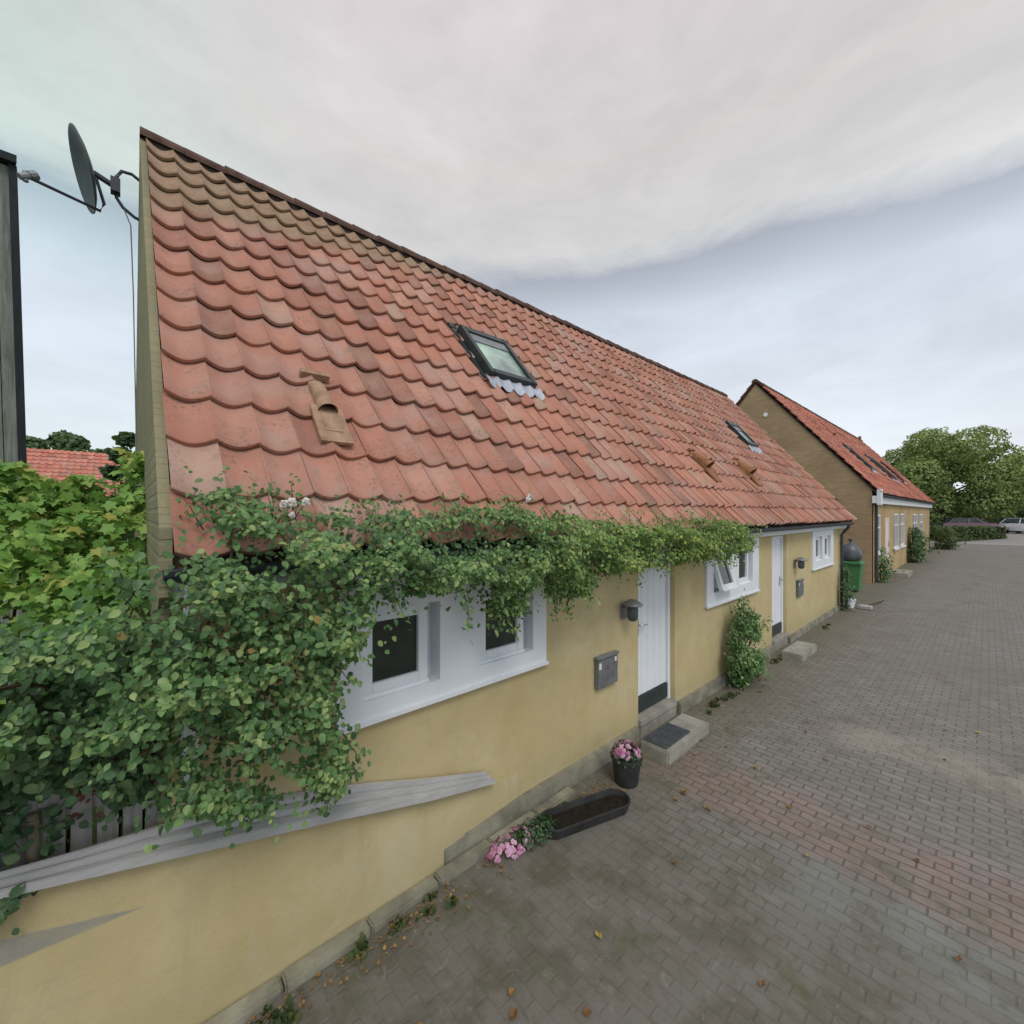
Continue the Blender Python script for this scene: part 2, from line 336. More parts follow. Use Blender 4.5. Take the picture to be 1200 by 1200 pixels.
# ------------------------------------------------------------------ mesh helpers
def wloc(o):
    v = Vector((0, 0, 0))
    while o is not None: v += Vector(o.location); o = o.parent
    return v
def link(name, me, mats, parent=None, smooth=False):
    if not isinstance(mats, (list, tuple)): mats = [mats]
    for m in mats: me.materials.append(m)
    o = bpy.data.objects.new(name, me); C.objects.link(o)
    if parent is not None:
        o.parent = parent; d = wloc(parent)
        if d.length > 0: me.transform(Matrix.Translation(-d))
    if smooth:
        me.polygons.foreach_set('use_smooth', [True]*len(me.polygons))
    me.update(); return o
class MB:
    def __init__(s): s.v = []; s.f = []; s.mi = []; s.rn = []
    def add(s, verts, faces, mi=0, rnd=.5):
        b = len(s.v); s.v += [tuple(p) for p in verts]; s.rn += [rnd]*len(verts)
        s.f += [tuple(b+i for i in f) for f in faces]; s.mi += [mi]*len(faces); return s
    def box(s, x0, x1, y0, y1, z0, z1, mi=0, mat=None):
        vs_ = [Vector((x, y, z)) for z in (z0, z1) for x, y in ((x0, y0), (x1, y0), (x1, y1), (x0, y1))]
        if mat is not None: vs_ = [mat @ p for p in vs_]
        return s.add(vs_, [(3, 2, 1, 0), (4, 5, 6, 7), (0, 1, 5, 4), (1, 2, 6, 5), (2, 3, 7, 6), (3, 0, 4, 7)], mi)
    def prism(s, poly, fn, a, b, mi=0):
        n = len(poly); vs_ = [fn(p, q, a) for p, q in poly] + [fn(p, q, b) for p, q in poly]
        fs = [tuple(range(n))[::-1], tuple(range(n, 2*n))] + [(i, (i+1) % n, n+(i+1) % n, n+i) for i in range(n)]
        return s.add(vs_, fs, mi)
    def tube(s, pts, rad, seg=6, mi=0, rnd=.5, cap=True):
        pts = [Vector(p) for p in pts]; n = len(pts)
        rads = rad if isinstance(rad, (list, tuple)) else [rad]*n
        vs_ = []; up = Vector((.13, .21, .97))
        for i, p in enumerate(pts):
            t = (pts[min(i+1, n-1)] - pts[max(i-1, 0)])
            t = t.normalized() if t.length > 1e-9 else Vector((0, 0, 1))
            a = t.cross(up) if abs(t.dot(up)) < .98 else t.cross(Vector((1, 0, 0)))
            a.normalize(); b = t.cross(a)
            vs_ += [p + (a*cos(2*pi*k/seg) + b*sin(2*pi*k/seg))*rads[i] for k in range(seg)]
        fs = [(i*seg+k, i*seg+(k+1) % seg, (i+1)*seg+(k+1) % seg, (i+1)*seg+k) for i in range(n-1) for k in range(seg)]
        if cap: fs += [tuple(range(seg))[::-1], tuple(range((n-1)*seg, n*seg))]
        return s.add(vs_, fs, mi, rnd)
    def lathe(s, prof, cx, cy, cz, seg=20, mi=0, mat=None):
        vs_ = [Vector((r*cos(2*pi*k/seg), r*sin(2*pi*k/seg), z)) for r, z in prof for k in range(seg)]
        vs_ = [(mat @ p) if mat is not None else p + Vector((cx, cy, cz)) for p in vs_]
        n = len(prof)
        fs = [(i*seg+k, i*seg+(k+1) % seg, (i+1)*seg+(k+1) % seg, (i+1)*seg+k) for i in range(n-1) for k in range(seg)]
        fs += [tuple(range(seg))[::-1], tuple(range((n-1)*seg, n*seg))]
        return s.add(vs_, fs, mi)
    def build(s, name, mats, parent=None, smooth=False, bevel=0, attr=False):
        me = bpy.data.meshes.new(name); me.from_pydata(s.v, [], s.f); me.polygons.foreach_set('material_index', s.mi)
        if attr:
            a = me.attributes.new('rnd', 'FLOAT', 'POINT'); a.data.foreach_set('value', s.rn)
        if bevel:
            bm = bmesh.new(); bm.from_mesh(me)
            bmesh.ops.recalc_face_normals(bm, faces=bm.faces)
            es = [e for e in bm.edges if len(e.link_faces) == 2 and e.calc_face_angle(0) > .5]
            bmesh.ops.bevel(bm, geom=es, offset=bevel, segments=2, affect='EDGES', clamp_overlap=True)
            bm.to_mesh(me); bm.free()
        else:
            bm = bmesh.new(); bm.from_mesh(me); bmesh.ops.recalc_face_normals(bm, faces=bm.faces); bm.to_mesh(me); bm.free()
        return link(name, me, mats, parent, smooth)
def tag(o, label=None, cat=None, group=None, kind=None):
    for k, v in (('label', label), ('category', cat), ('group', group), ('kind', kind)):
        if v: o[k] = v
    return o
def thing(name, loc, label, cat, group=None, rz=0):
    o = bpy.data.objects.new(name, None); C.objects.link(o); o.location = loc; o.rotation_euler = (0, 0, rz)
    o.empty_display_size = .2
    return tag(o, label, cat, group)
def copy_tree(o, parent=None):
    c = o.copy(); C.objects.link(c)
    if parent is not None: c.parent = parent
    for ch in [x for x in C.objects if x.parent == o]: copy_tree(ch, c)
    return c

# leaves ---------------------------------------------------------------
OVAL = (np.array([(0, 0, 0), (.26, .18, .07), (.36, .45, .10), (.23, .76, .04), (0, 1, -.14), (-.23, .76, .04), (-.36, .45, .10), (-.26, .18, .07), (0, .5, -.01)]), [(0, 1, 2, 8), (8, 2, 3, 4), (8, 4, 5, 6), (0, 8, 6, 7)])
LOBE = (np.array([(0, .12, 0), (.10, -.10, -.02), (.42, .02, .06), (.36, .28, .05), (.62, .55, -.04), (.28, .62, .06), (0, 1.0, -.12), (-.28, .62, .06), (-.62, .55, -.04), (-.36, .28, .05), (-.42, .02, .06), (-.10, -.10, -.02)]),
        [(0, 1, 2, 3), (0, 3, 4, 5), (0, 5, 6), (0, 6, 7), (0, 7, 8, 9), (0, 9, 10, 11)])
CLUMP = (np.array([(0, 0, 0), (.5, .25, .12), (.42, .8, -.05), (0, 1, .1), (-.45, .7, -.08), (-.5, .2, .1)]), [(0, 1, 2, 3), (0, 3, 4, 5)])
def leaf_arrays(pos, nrm, size, tmpl, droop=.4, rng=RNG):
    """one small folded leaf per position: leaf faces nrm, its tip hangs by droop"""
    V, F = tmpl; n = len(pos); k = len(V)
    nrm = nrm/np.linalg.norm(nrm, axis=1, keepdims=True)
    t = rng.normal(size=(n, 3)); t[:, 2] -= droop*2
    t -= nrm*(t*nrm).sum(1, keepdims=True); t /= np.linalg.norm(t, axis=1, keepdims=True)+1e-9
    b = np.cross(t, nrm)
    P = pos[:, None, :] + size[:, None, None]*(b[:, None, :]*V[None, :, 0:1] + t[:, None, :]*V[None, :, 1:2] + nrm[:, None, :]*V[None, :, 2:3])
    return P.reshape(-1, 3), n, k, F
def leaves(name, pos, nrm, size, rnd, tmpl, mat, parent=None, droop=.4):
    pos = np.asarray(pos, float); P, n, k, F = leaf_arrays(pos, np.asarray(nrm, float), np.asarray(size, float), tmpl, droop)
    me = bpy.data.meshes.new(name)
    loops = np.concatenate([np.array(f) for f in F]); lens = np.array([len(f) for f in F])
    allloops = (loops[None, :] + (np.arange(n)*k)[:, None]).ravel()
    alllens = np.tile(lens, n); starts = np.concatenate([[0], np.cumsum(alllens)[:-1]])
    me.vertices.add(n*k); me.vertices.foreach_set('co', P.ravel())
    me.loops.add(len(allloops)); me.loops.foreach_set('vertex_index', allloops.astype(np.int32))
    me.polygons.add(len(alllens)); me.polygons.foreach_set('loop_start', starts.astype(np.int32))
    try: me.polygons.foreach_set('loop_total', alllens.astype(np.int32))
    except Exception: pass
    me.update(calc_edges=True); me.validate()
    a = me.attributes.new('rnd', 'FLOAT', 'POINT'); a.data.foreach_set('value', np.repeat(np.clip(rnd, 0, 1), k).astype(np.float32))
    return link(name, me, mat, parent)
def nz(p, s, seed=0.): return mnoise.noise(Vector((p[0]*s+seed, p[1]*s+seed*1.7, p[2]*s-seed)))
def in_poly(x, y, poly):
    ins = False; j = len(poly)-1
    for i in range(len(poly)):
        xi, yi = poly[i]; xj, yj = poly[j]
        if (yi > y) != (yj > y) and x < (xj-xi)*(y-yi)/(yj-yi)+xi: ins = not ins
        j = i
    return ins
def edge_dist(x, y, poly):
    d = 9.
    for i in range(len(poly)):
        ax, ay = poly[i-1]; bx, by = poly[i]; l2 = (bx-ax)**2+(by-ay)**2+1e-9
        t = max(0, min(1, ((x-ax)*(bx-ax)+(y-ay)*(by-ay))/l2)); d = min(d, math.hypot(x-ax-t*(bx-ax), y-ay-t*(by-ay)))
    return d

# ------------------------------------------------------------------ ground
def sheet(name, x0, x1, y0, y1, z, mat, nx=1, ny=1, bumpy=0):
    mb = MB()
    for j in range(ny+1):
        for i in range(nx+1):
            x = x0+(x1-x0)*i/nx; y = y0+(y1-y0)*j/ny
            mb.v.append((x, y, z + (bumpy*nz((x, y, 0), .9) + bumpy*.5*nz((x, y, 5), 2.3) if bumpy else 0))); mb.rn.append(.5)
    for j in range(ny):
        for i in range(nx):
            a = j*(nx+1)+i; mb.f.append((a, a+1, a+nx+2, a+nx+1)); mb.mi.append(0)
    o = mb.build(name, mat, smooth=bool(bumpy)); o['kind'] = 'structure'; return o
sheet('ground', -600, 1200, -700, 900, -.06, M['grass'])
sheet('brick_road', -6, 51, -14, 3.4, 0.0, M['paving'], 228, 70, .016)
sheet('courtyard_paving', 13.9, 19.7, 3.4, 12, 0.0, M['paving'])
cp = MB(); xs_ = (53.2, 58, 62, 96)
cp.add([(x, y, z) for x, z in zip(xs_, (-.03, .30, .50, .55)) for y in (-34, 14)], [(0, 2, 3, 1), (2, 4, 5, 3), (4, 6, 7, 5)])
cpo = cp.build('car_park', M['lot']); cpo['kind'] = 'structure'
sheet('footpath', 51, 53, -30, 9, -.02, M['path'])

# ------------------------------------------------------------------ pantile roof
def tiles(name, u0, u1, v0, z0, pitch, slen, rows, cols, mat, parent, dirv=1, skip=(), thick=.030, amp=.054):
    cp, sp = cos(pitch), sin(pitch); wu = (u1-u0)/cols; g = slen/rows
    ts = np.linspace(0, 1, 10)
    prof = amp*(np.abs(2*ts-1)**1.7); prof[0] *= .93; prof[-1] *= .95
    V = []; Fc = []; rn = []
    rr = random.Random(5)
    def P(u, s, h): return (u, v0+dirv*(s*cp-h*sp), z0+s*sp+h*cp)
    for r in range(rows):
        for c in range(cols):
            if (r, c) in skip: continue
            ju, js, jh, jt = rr.gauss(0, .0025), rr.gauss(0, .006), rr.gauss(0, .0025), rr.gauss(0, .003)
            sag = .012*nz((c*.13, r*.2, 1), 1.0)
            b = len(V)
            s0, s1 = r*g+js, (r+1)*g+.05
            top = min(s1, slen)
            for (s_, hh) in ((s0+.004, .050-thick), (s0, .050-.004), (s0+.008, .054), ((s0+top)/2, .032), (top, .008)):
                for i, t in enumerate(ts):
                    V.append(P(u0+c*wu+ju+t*wu*1.04-.02*wu, s_, hh+prof[i]+jh+jt*(t-.5)+sag)); 
            rn += [min(1, max(0, rr.gauss(.5, .30)+.25*nz((c*.11, r*.16, 3), 1)))]*50
            for q in range(4):
                for i in range(9): Fc.append((b+q*10+i, b+q*10+i+1, b+(q+1)*10+i+1, b+(q+1)*10+i))
    # roofing underlay just below the tiles
    mb = MB(); mb.v = V; mb.f = Fc; mb.rn = rn; mb.mi = [0]*len(Fc)
    q = [P(u0+.02, .02, -.012), P(u1-.02, .02, -.012), P(u1-.02, slen, -.012), P(u0+.02, slen, -.012)]
    q2 = [P(u0+.02, .02, -.05), P(u1-.02, .02, -.05), P(u1-.02, slen, -.05), P(u0+.02, slen, -.05)]
    mb.add(q+q2, [(0, 1, 2, 3), (7, 6, 5, 4), (0, 4, 5, 1), (1, 5, 6, 2), (2, 6, 7, 3), (3, 7, 4, 0)], 1)
    me = bpy.data.meshes.new(name); me.from_pydata(mb.v, [], mb.f); me.polygons.foreach_set('material_index', mb.mi)
    a = me.attributes.new('rnd', 'FLOAT', 'POINT'); a.data.foreach_set('value', mb.rn)
    me.polygons.foreach_set('use_smooth', [True]*len(me.polygons))
    try: me.set_sharp_from_angle(angle=R(50))
    except Exception: pass
    return link(name, me, [mat, M['mortar']], parent)
def ridge_caps(u0, u1, v, z, n, mat, parent, rad=.105):
    mb = MB(); L_ = (u1-u0)/n; rr = random.Random(2)
    for i in range(n):
        a, b = u0+i*L_, u0+(i+1)*L_+.03; dz = rr.gauss(0, .004)
        vs_ = []
        for (x, r) in ((a, rad*1.05), (b, rad*.93)):
            vs_ += [(x, v+r*cos(t)*1.15, z+dz+r*sin(t)-.03) for t in np.linspace(-.2, pi+.2, 10)]
        fs = [(k, k+1, 11+k, 10+k) for k in range(9)] + [tuple(range(10)), tuple(range(10, 20))]
        mb.add(vs_, fs, 0, rr.random()*.6)
    mb.box(u0+.03, u1, v-.09, v+.09, z-.10, z-.02, 1)
    return mb.build('ridge', [M['ridge'], M['mortar']], parent, attr=True)

def holed_wall(mb, u0, u1, z0, z1, v, holes, depth, mi=0, mir=None):
    """front skin at y=v facing -y with rectangular holes and reveals going back by depth"""
    us = sorted({u0, u1, *[h[0] for h in holes], *[h[1] for h in holes]}); zs = sorted({z0, z1, *[h[2] for h in holes], *[h[3] for h in holes]})
    for a, b in zip(us, us[1:]):
        for c, d in zip(zs, zs[1:]):
            if any(h[0] <= a+1e-6 and b <= h[1]+1e-6 and h[2] <= c+1e-6 and d <= h[3]+1e-6 for h in holes): continue
            mb.add([(a, v, c), (b, v, c), (b, v, d), (a, v, d)], [(0, 1, 2, 3)], mi)
    for (a, b, c, d) in [h[:4] for h in holes]:
        mb.add([(a, v, c), (b, v, c), (b, v, d), (a, v, d), (a, v+depth, c), (b, v+depth, c), (b, v+depth, d), (a, v+depth, d)],
               [(0, 1, 5, 4), (1, 2, 6, 5), (2, 3, 7, 6), (3, 0, 4, 7), (4, 5, 6, 7)], mi if mir is None else mir)

# ------------------------------------------------------------------ yellow house
UA, UB = .165, 14.05; VF, VB = 2.6, 8.9; VR, PIT = 5.75, R(50)
EV, EZ = 2.40, 2.275                      # tile edge at the eave
SL = (VR-EV)/cos(PIT); RZ = EZ+(VR-EV)*tan(PIT)
def rz_at(v): return EZ+(v-EV)*tan(PIT)
yh = thing('yellow_house', (7, 6, 0), 'long low yellow limewashed house with steep red pantile roof and white plank doors', 'house')
doors = [(4.23, 5.06, .17, 2.07), (8.63, 9.46, .17, 2.07)]
panels = [(.93, 2.72, 1.195, 2.09), (5.90, 7.88, 1.20, 2.09), (11.20, 13.06, 1.235, 2.09)]
mb = MB()
holed_wall(mb, UA, UB, -.05, 2.36, VF, doors + [(p[0]+.05, p[1]-.05, p[2]+.05, p[3]-.05) for p in panels], .16)
zt = rz_at(VF)-.07; ap = RZ-.07
gpoly = [(VF, -.05), (VB, -.05), (VB, zt), (VR, ap), (VF, zt)]
mb.add([(UB, p, q) for p, q in gpoly], [(0, 1, 2, 3, 4)], 1)
mb.add([(UA, VB, -.05), (UB, VB, -.05), (UB, VB, zt), (UA, VB, zt)], [(3, 2, 1, 0)], 0)
mb.add([(UA, VF, 2.36), (UB, VF, 2.36), (UB, VF, zt), (UA, VF, zt)], [(0, 1, 2, 3)], 0)
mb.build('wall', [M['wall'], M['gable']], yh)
zt2 = rz_at(VF)+.07; gp_ = [(VF-.004, -.05), (VB, -.05), (VB, zt2), (VR, RZ+.065), (VF-.004-.12, rz_at(VF-.124)+.07), (VF-.004-.12, 2.12), (VF-.004, 2.05)]
mb = MB(); mb.prism(gp_, lambda p, q, a: (a, p, q), UA-.05, UA-.003); mb.build('gable_wall', M['gable'], yh)
# plinth between the doors
mb = MB(); mb.box(UA, 4.18, 2.545, 2.72, -.05, .16); mb.box(5.10, 8.58, 2.55, 2.72, -.05, .15); mb.box(9.50, UB, 2.55, 2.72, -.05, .12)
mb.build('plinth', M['plinth'], yh, bevel=.012)
NCOL = 68; NROW = 14
WU = (14.45-UA)/NCOL; G = SL/NROW
tiles('roof', UA, 14.45, EV, EZ, PIT, SL-.02, NROW, NCOL, M['tile'], yh)
tiles('rear_roof', UA, 14.45, 2*VR-EV, EZ, PIT, SL-.02, NROW, NCOL, M['tile'], yh, -1)
ridge_caps(UA-.05, 14.46, VR, RZ+.03, 40, M['tile'], yh)
# fascia, soffit, gutter
mb = MB(); mb.box(UA-.02, UB+.06, 2.50, 2.597, 2.105, 2.235); mb.build('fascia', M['white'], yh, bevel=.006)
def gutter(u0, u1, v, z, r, parent):
    mb = MB(); ar = np.linspace(pi, 2*pi, 9)
    o_ = [(v+r*cos(a), z+r*sin(a)) for a in ar]; i_ = [(v+(r-.006)*cos(a), z+(r-.006)*sin(a)) for a in ar[::-1]]
    n = max(2, int((u1-u0)/.7)); prof = o_+i_; k = len(prof); vs_ = []
    for i in range(n+1):
        u = u0+(u1-u0)*i/n; dz = .008*nz((u, 0, 0), 1.1)
        vs_ += [(u, p, q+dz) for p, q in prof]
    fs = [(i*k+j, i*k+(j+1) % k, (i+1)*k+(j+1) % k, (i+1)*k+j) for i in range(n) for j in range(k)]
    b0 = len(vs_); mb.add(vs_, fs)
    for u in (u0, u1): mb.add([(u, p, q) for p, q in o_], [tuple(range(9))])
    for i in range(n):
        u = u0+(u1-u0)*(i+.5)/n; mb.box(u-.012, u+.012, v-r-.004, v+r, z-.002, z+.004)
    return mb.build('gutter', M['gutter'], parent, smooth=False)
gutter(UA-.04, UB+.10, 2.40, 2.245, .058, yh)
def downpipe(u, v, ztop, zbot, vtop, mat, parent, r=.035):
    mb = MB(); mb.tube([(u, vtop, ztop), (u, vtop, ztop-.06), (u, v, ztop-.26), (u, v, zbot+.12), (u, v-.02, zbot+.05), (u, v-.10, zbot)], r, 10)
    for z in (ztop-.5, (ztop+zbot)/2, zbot+.4): mb.tube([(u, v, z-.012), (u, v, z+.012)], r+.006, 10); mb.box(u-.01, u+.01, v, v+.05, z-.008, z+.008)
    return mb.build('downpipe', mat, parent, smooth=False)
downpipe(.235, 2.56, 2.2, 1.15, 2.40, M['white'], yh)
downpipe(13.82, 2.545, 2.2, .05, 2.40, M['gutter'], yh)

def plank_door(u0, u1, z0, z1, v, parent, mat, hinge_right=True, grooves=5, frame=True, kick=.23):
    fr = MB()
    fw = .055
    fr.box(u0+.002, u0+fw, v-.03, v+.06, z0, z1-.002); fr.box(u1-fw, u1-.002, v-.03, v+.06, z0, z1-.002); fr.box(u0+fw, u1-fw, v-.03, v+.06, z1-fw, z1-.002)
    fr.build('door_frame', M['white'], parent, bevel=.005)
    d = MB(); a, b = u0+fw+.004, u1-fw-.004; n = grooves; w_ = (b-a)/n
    for i in range(n): d.box(a+i*w_+.003, a+(i+1)*w_-.003, v, v+.03, z0+kick, z1-fw-.004)
    d.box(a, b, v+.006, v+.045, z0+kick, z1-fw-.006)
    do = d.build('door', mat, parent, bevel=.004)
    h = MB(); hx = a+.06 if hinge_right else b-.06; hz = z0+1.02; sg = 1 if hinge_right else -1
    h.box(hx-.018, hx+.018, v-.008, v+.002, hz-.09, hz+.09); h.tube([(hx, v, hz+.03), (hx, v-.05, hz+.03), (hx+sg*.012, v-.06, hz+.03), (hx+sg*.115, v-.06, hz+.03)], .009, 8)
    h.build('handle', M['steel'], do)
    t = MB(); t.box(u0+fw, u1-fw, v-.02, v+.05, z0+.055, z0+kick-.006); t.build('weather_board', M['frame_dark'], do)
    s_ = MB(); s_.box(u0+.003, u1-.003, VF-.035, v+.07, z0-.04, z0+.028); s_.box(u0+.01, u1-.01, VF-.02, v+.06, -.05, z0-.045); s_.build('threshold', M['concrete'], parent, bevel=.006)
    return do
for i, (a, b, c, d) in enumerate(doors): plank_door(a, b, c, d, VF+.085, yh, M['white'], i == 0)

def sash_window(a, b, c, d, v, parent, open_deg=0, fw=.072):
    """small square casement: white sash with one pane, hung at the top when open"""
    rot = Matrix.Translation((0, v, d)) @ Matrix.Rotation(R(-open_deg), 4, 'X') @ Matrix.Translation((0, -v, -d))
    s_ = MB()
    s_.box(a, a+fw, v-.035, v+.02, c, d, mat=rot); s_.box(b-fw, b, v-.035, v+.02, c, d, mat=rot)
    s_.box(a+fw, b-fw, v-.033, v+.018, d-fw, d-.001, mat=rot); s_.box(a+fw, b-fw, v-.033, v+.018, c+.001, c+fw, mat=rot)
    s_.box(a-.004, b+.004, v-.046, v-.037, c-.016, c+.012, mat=rot)
    w_ = s_.build('sash', M['white'], parent, bevel=.004)
    p = MB(); p.box(a+fw-.006, b-fw+.006, v-.006, v+.004, c+fw-.006, d-fw+.006, mat=rot); p.build('pane', M['glass'], parent)
for k, (a, b, c, d) in enumerate(panels):
    vf = VF-.032; W = b-a
    if k == 0: hs = [(1.085, 1.64, 1.335, 1.885), (2.0, 2.56, 1.345, 1.90)]
    else: hs = [(a+.22, a+.80, c+.185, d-.13), (b-.86, b-.28, c+.185, d-.13)]
    mb = MB(); holed_wall(mb, a, b, c, d, vf, hs, .135)
    mb.add([(a, vf, c), (b, vf, c), (b, vf, d), (a, vf, d), (a, VF+.05, c), (b, VF+.05, c), (b, VF+.05, d), (a, VF+.05, d)], [(1, 0, 4, 5), (2, 1, 5, 6), (3, 2, 6, 7), (0, 3, 7, 4)])
    mb.box(a-.012, b+.012, vf-.018, vf-.002, c-.004, c+.022)
    pn = mb.build('window_panel', M['white'], yh)
    for q, h in enumerate(hs):
        sash_window(h[0]+.009, h[1]-.075, h[2]+.009, h[3]-.008, vf+.075, pn, 17 if (k == 1 and q == 0) else 0)

# roof lights and vents
def on_roof(u, s, h, ev=EV, ez=EZ, pit=PIT): return Vector((u, ev+s*cos(pit)-h*sin(pit), ez+s*sin(pit)+h*cos(pit)))
def rbox(mb, u0, u1, s0, s1, h0, h1, mi=0, fn=on_roof):
    vs_ = [fn(u, s, h) for h in (h0, h1) for u, s in ((u0, s0), (u1, s0), (u1, s1), (u0, s1))]
    mb.add(vs_, [(3, 2, 1, 0), (4, 5, 6, 7), (0, 1, 5, 4), (1, 2, 6, 5), (2, 3, 7, 6), (3, 0, 4, 7)], mi)
def skylight(u0, u1, s0, s1, parent, fn=on_roof, wu=WU, name='skylight'):
    mb = MB(); t = .075; H0, H1 = .02, .15
    rbox(mb, u0, u0+t, s0, s1, H0, H1, fn=fn); rbox(mb, u1-t, u1, s0, s1, H0, H1, fn=fn)
    rbox(mb, u0+t, u1-t, s0, s0+t*1.3, H0, H1-.003, fn=fn); rbox(mb, u0+t, u1-t, s1-t*1.5, s1, H0, H1-.003, fn=fn)
    rbox(mb, u0-.07, u0-.002, s0-.02, s1+.03, .03, .062, fn=fn); rbox(mb, u1+.002, u1+.07, s0-.02, s1+.03, .03, .062, fn=fn); rbox(mb, u0-.07, u1+.07, s1+.032, s1+.14, .03, .066, fn=fn)
    sk = mb.build(name, M['frame_dark'], parent, bevel=.008)
    g = MB(); rbox(g, u0+t-.004, u1-t+.004, s0+t, s1-t*1.5+.01, .07, .115, fn=fn); g.build('pane', M['roof_glass'], sk)
    f = MB(); rbox(f, u0+t+.002, u1-t-.002, s1-t*1.5-.16, s1-t*1.5-.002, .116, .128, fn=fn); f.build('blind', M['zinc'], sk)
    a = MB(); n = max(3, round((u1-u0)/wu)+1); uu0 = u0-.06; ww = (u1-u0+.12)/n
    ts = np.linspace(0, 1, 7)
    for i in range(n):
        vs_ = []
        for r_, s_ in enumerate((s0-.005, s0-.1, s0-.20-.03*((i*37) % 3)/3)):
            vs_ += [fn(uu0+(i+t_)*ww, s_ + (.05*(2*t_-1)**2 if r_ == 2 else 0), .085+.026*abs(2*t_-1)**1.6-.010*r_) for t_ in ts]
        a.add(vs_, [(r_*7+j, r_*7+j+1, (r_+1)*7+j+1, (r_+1)*7+j) for r_ in range(2) for j in range(6)])
    ap_ = a.build('flashing', M['lead'], sk, smooth=True); return sk
skylight(3.05, 3.80, 2.24, 3.20, yh)
skylight(10.95, 11.62, 2.32, 3.12, yh)
def vent(u, s, parent, mat, fn=on_roof, w_=.15, hh=1.0):
    """hooded clay vent tile: a raised spout opening downhill"""
    mb = MB()
    vs_ = []; n = 9
    for (s_, k, hb) in ((s+.42, .25, .045), (s+.30, .8, .12), (s+.02, 1.0, .165)):
        vs_ += [fn(u+w_*.5*cos(a)*(0.75+.25*k), s_, (.052+hb*hh*k*max(0, sin(a))**.6)) for a in np.linspace(pi, 0, n)]
    fs = [(r_*n+j, r_*n+j+1, (r_+1)*n+j+1, (r_+1)*n+j) for r_ in range(2) for j in range(n-1)]
    mb.add(vs_, fs)
    inner = [fn(u+w_*.42*cos(a), s+.06, .052+.14*hh*max(0, sin(a))**.6) for a in np.linspace(pi, 0, n)]
    mb.add(inner, [tuple(range(n))], 1)
    lip = []
    for (ss, sc_) in ((s+.02, 1.0), (s+.0, 1.14)):
        lip += [fn(u+w_*.5*sc_*cos(a), ss, .052+.165*hh*sc_*max(0, sin(a))**.6) for a in np.linspace(pi, 0, n)]
    mb.add(lip, [(j, j+1, n+j+1, n+j) for j in range(n-1)])
    rbox(mb, u-.105, u+.105, s-.30, s+.06, .075, .098, 0, fn); rbox(mb, u-.10, u+.10, s+.40, s+.44, .06, .115, 0, fn)
    rbox(mb, u-.055, u+.055, s-.20, s+.02, .099, .102, 0, fn)
    return mb.build('roof_vent', [mat, M['mortar']], parent, smooth=False)
vent(1.04, 1.12, yh, M['vent_pale'], w_=.125, hh=.62); vent(7.1, 1.18, yh, M['vent']); vent(9.05, 1.20, yh, M['vent'], w_=.2)

# ------------------------------------------------------------------ brick house beyond
XA, XB, V2, E2v, E2z, P2, R2 = 19.65, 42.0, 2.75, 2.56, 3.18, R(50.3), 6.54
S2 = (R2-E2v)/cos(P2); RZ2 = E2z+(R2-E2v)*tan(P2)
bh = thing('brick_house', (30, 6.5, 0), 'brown brick gabled house with red roof and white windows at the street end', 'house')
f2 = lambda u, s, h: on_roof(u, s, h, E2v, E2z, P2)
mb = MB()
wins2 = [(20.2, 21.5, .95, 2.45), (25.0, 26.4, .92, 2.48), (27.0, 28.5, .92, 2.48), (32.0, 34.2, .9, 2.45), (35.4, 37.6, .9, 2.45)]
door2 = (22.5, 23.5, .18, 2.3)
z2 = E2z+(V2-E2v)*tan(P2)-.06
holed_wall(mb, XA, XB, -.05, z2, V2, wins2+[door2], .14)
VB2 = 2*R2-V2
mb.add([(XA, VB2, -.05), (XB, VB2, -.05), (XB, VB2, z2), (XA, VB2, z2)], [(3, 2, 1, 0)])
mb.build('wall', M['brick_front'], bh)
gp2 = [(V2, -.05), (VB2, -.05), (VB2, z2), (R2, RZ2-.06), (V2, z2)]
mb = MB(); mb.prism(gp2, lambda p, q, a: (a, p, q), XA-.004, XA+.2); mb.build('gable_wall', M['brick_gable'], bh); mb = MB(); mb.prism(gp2, lambda p, q, a: (a, p, q), XB-.2, XB+.004)
mb.build('gable_wall', M['brick_gable'], bh)
tiles('roof', XA-.06, XB+.06, E2v, E2z, P2, S2-.02, 16, 90, M['tile_far'], bh)
tiles('rear_roof', XA-.06, XB+.06, 2*R2-E2v, E2z, P2, S2-.02, 16, 45, M['tile_far'], bh, -1)
ridge_caps(XA-.07, XB+.07, R2, RZ2+.03, 56, M['tile_far'], bh, .11)
mb = MB(); mb.box(XA-.05, XB+.05, 2.62, 2.747, 2.84, 3.10); mb.box(XA-.055, XA+.30, 2.50, 2.617, 2.78, 3.34); mb.build('fascia', M['white'], bh, bevel=.006)
gutter(XA+.30, XB+.1, 2.545, 3.14, .065, bh)
downpipe(XA+.42, 2.69, 3.09, .05, 2.545, M['gutter'], bh, .045)
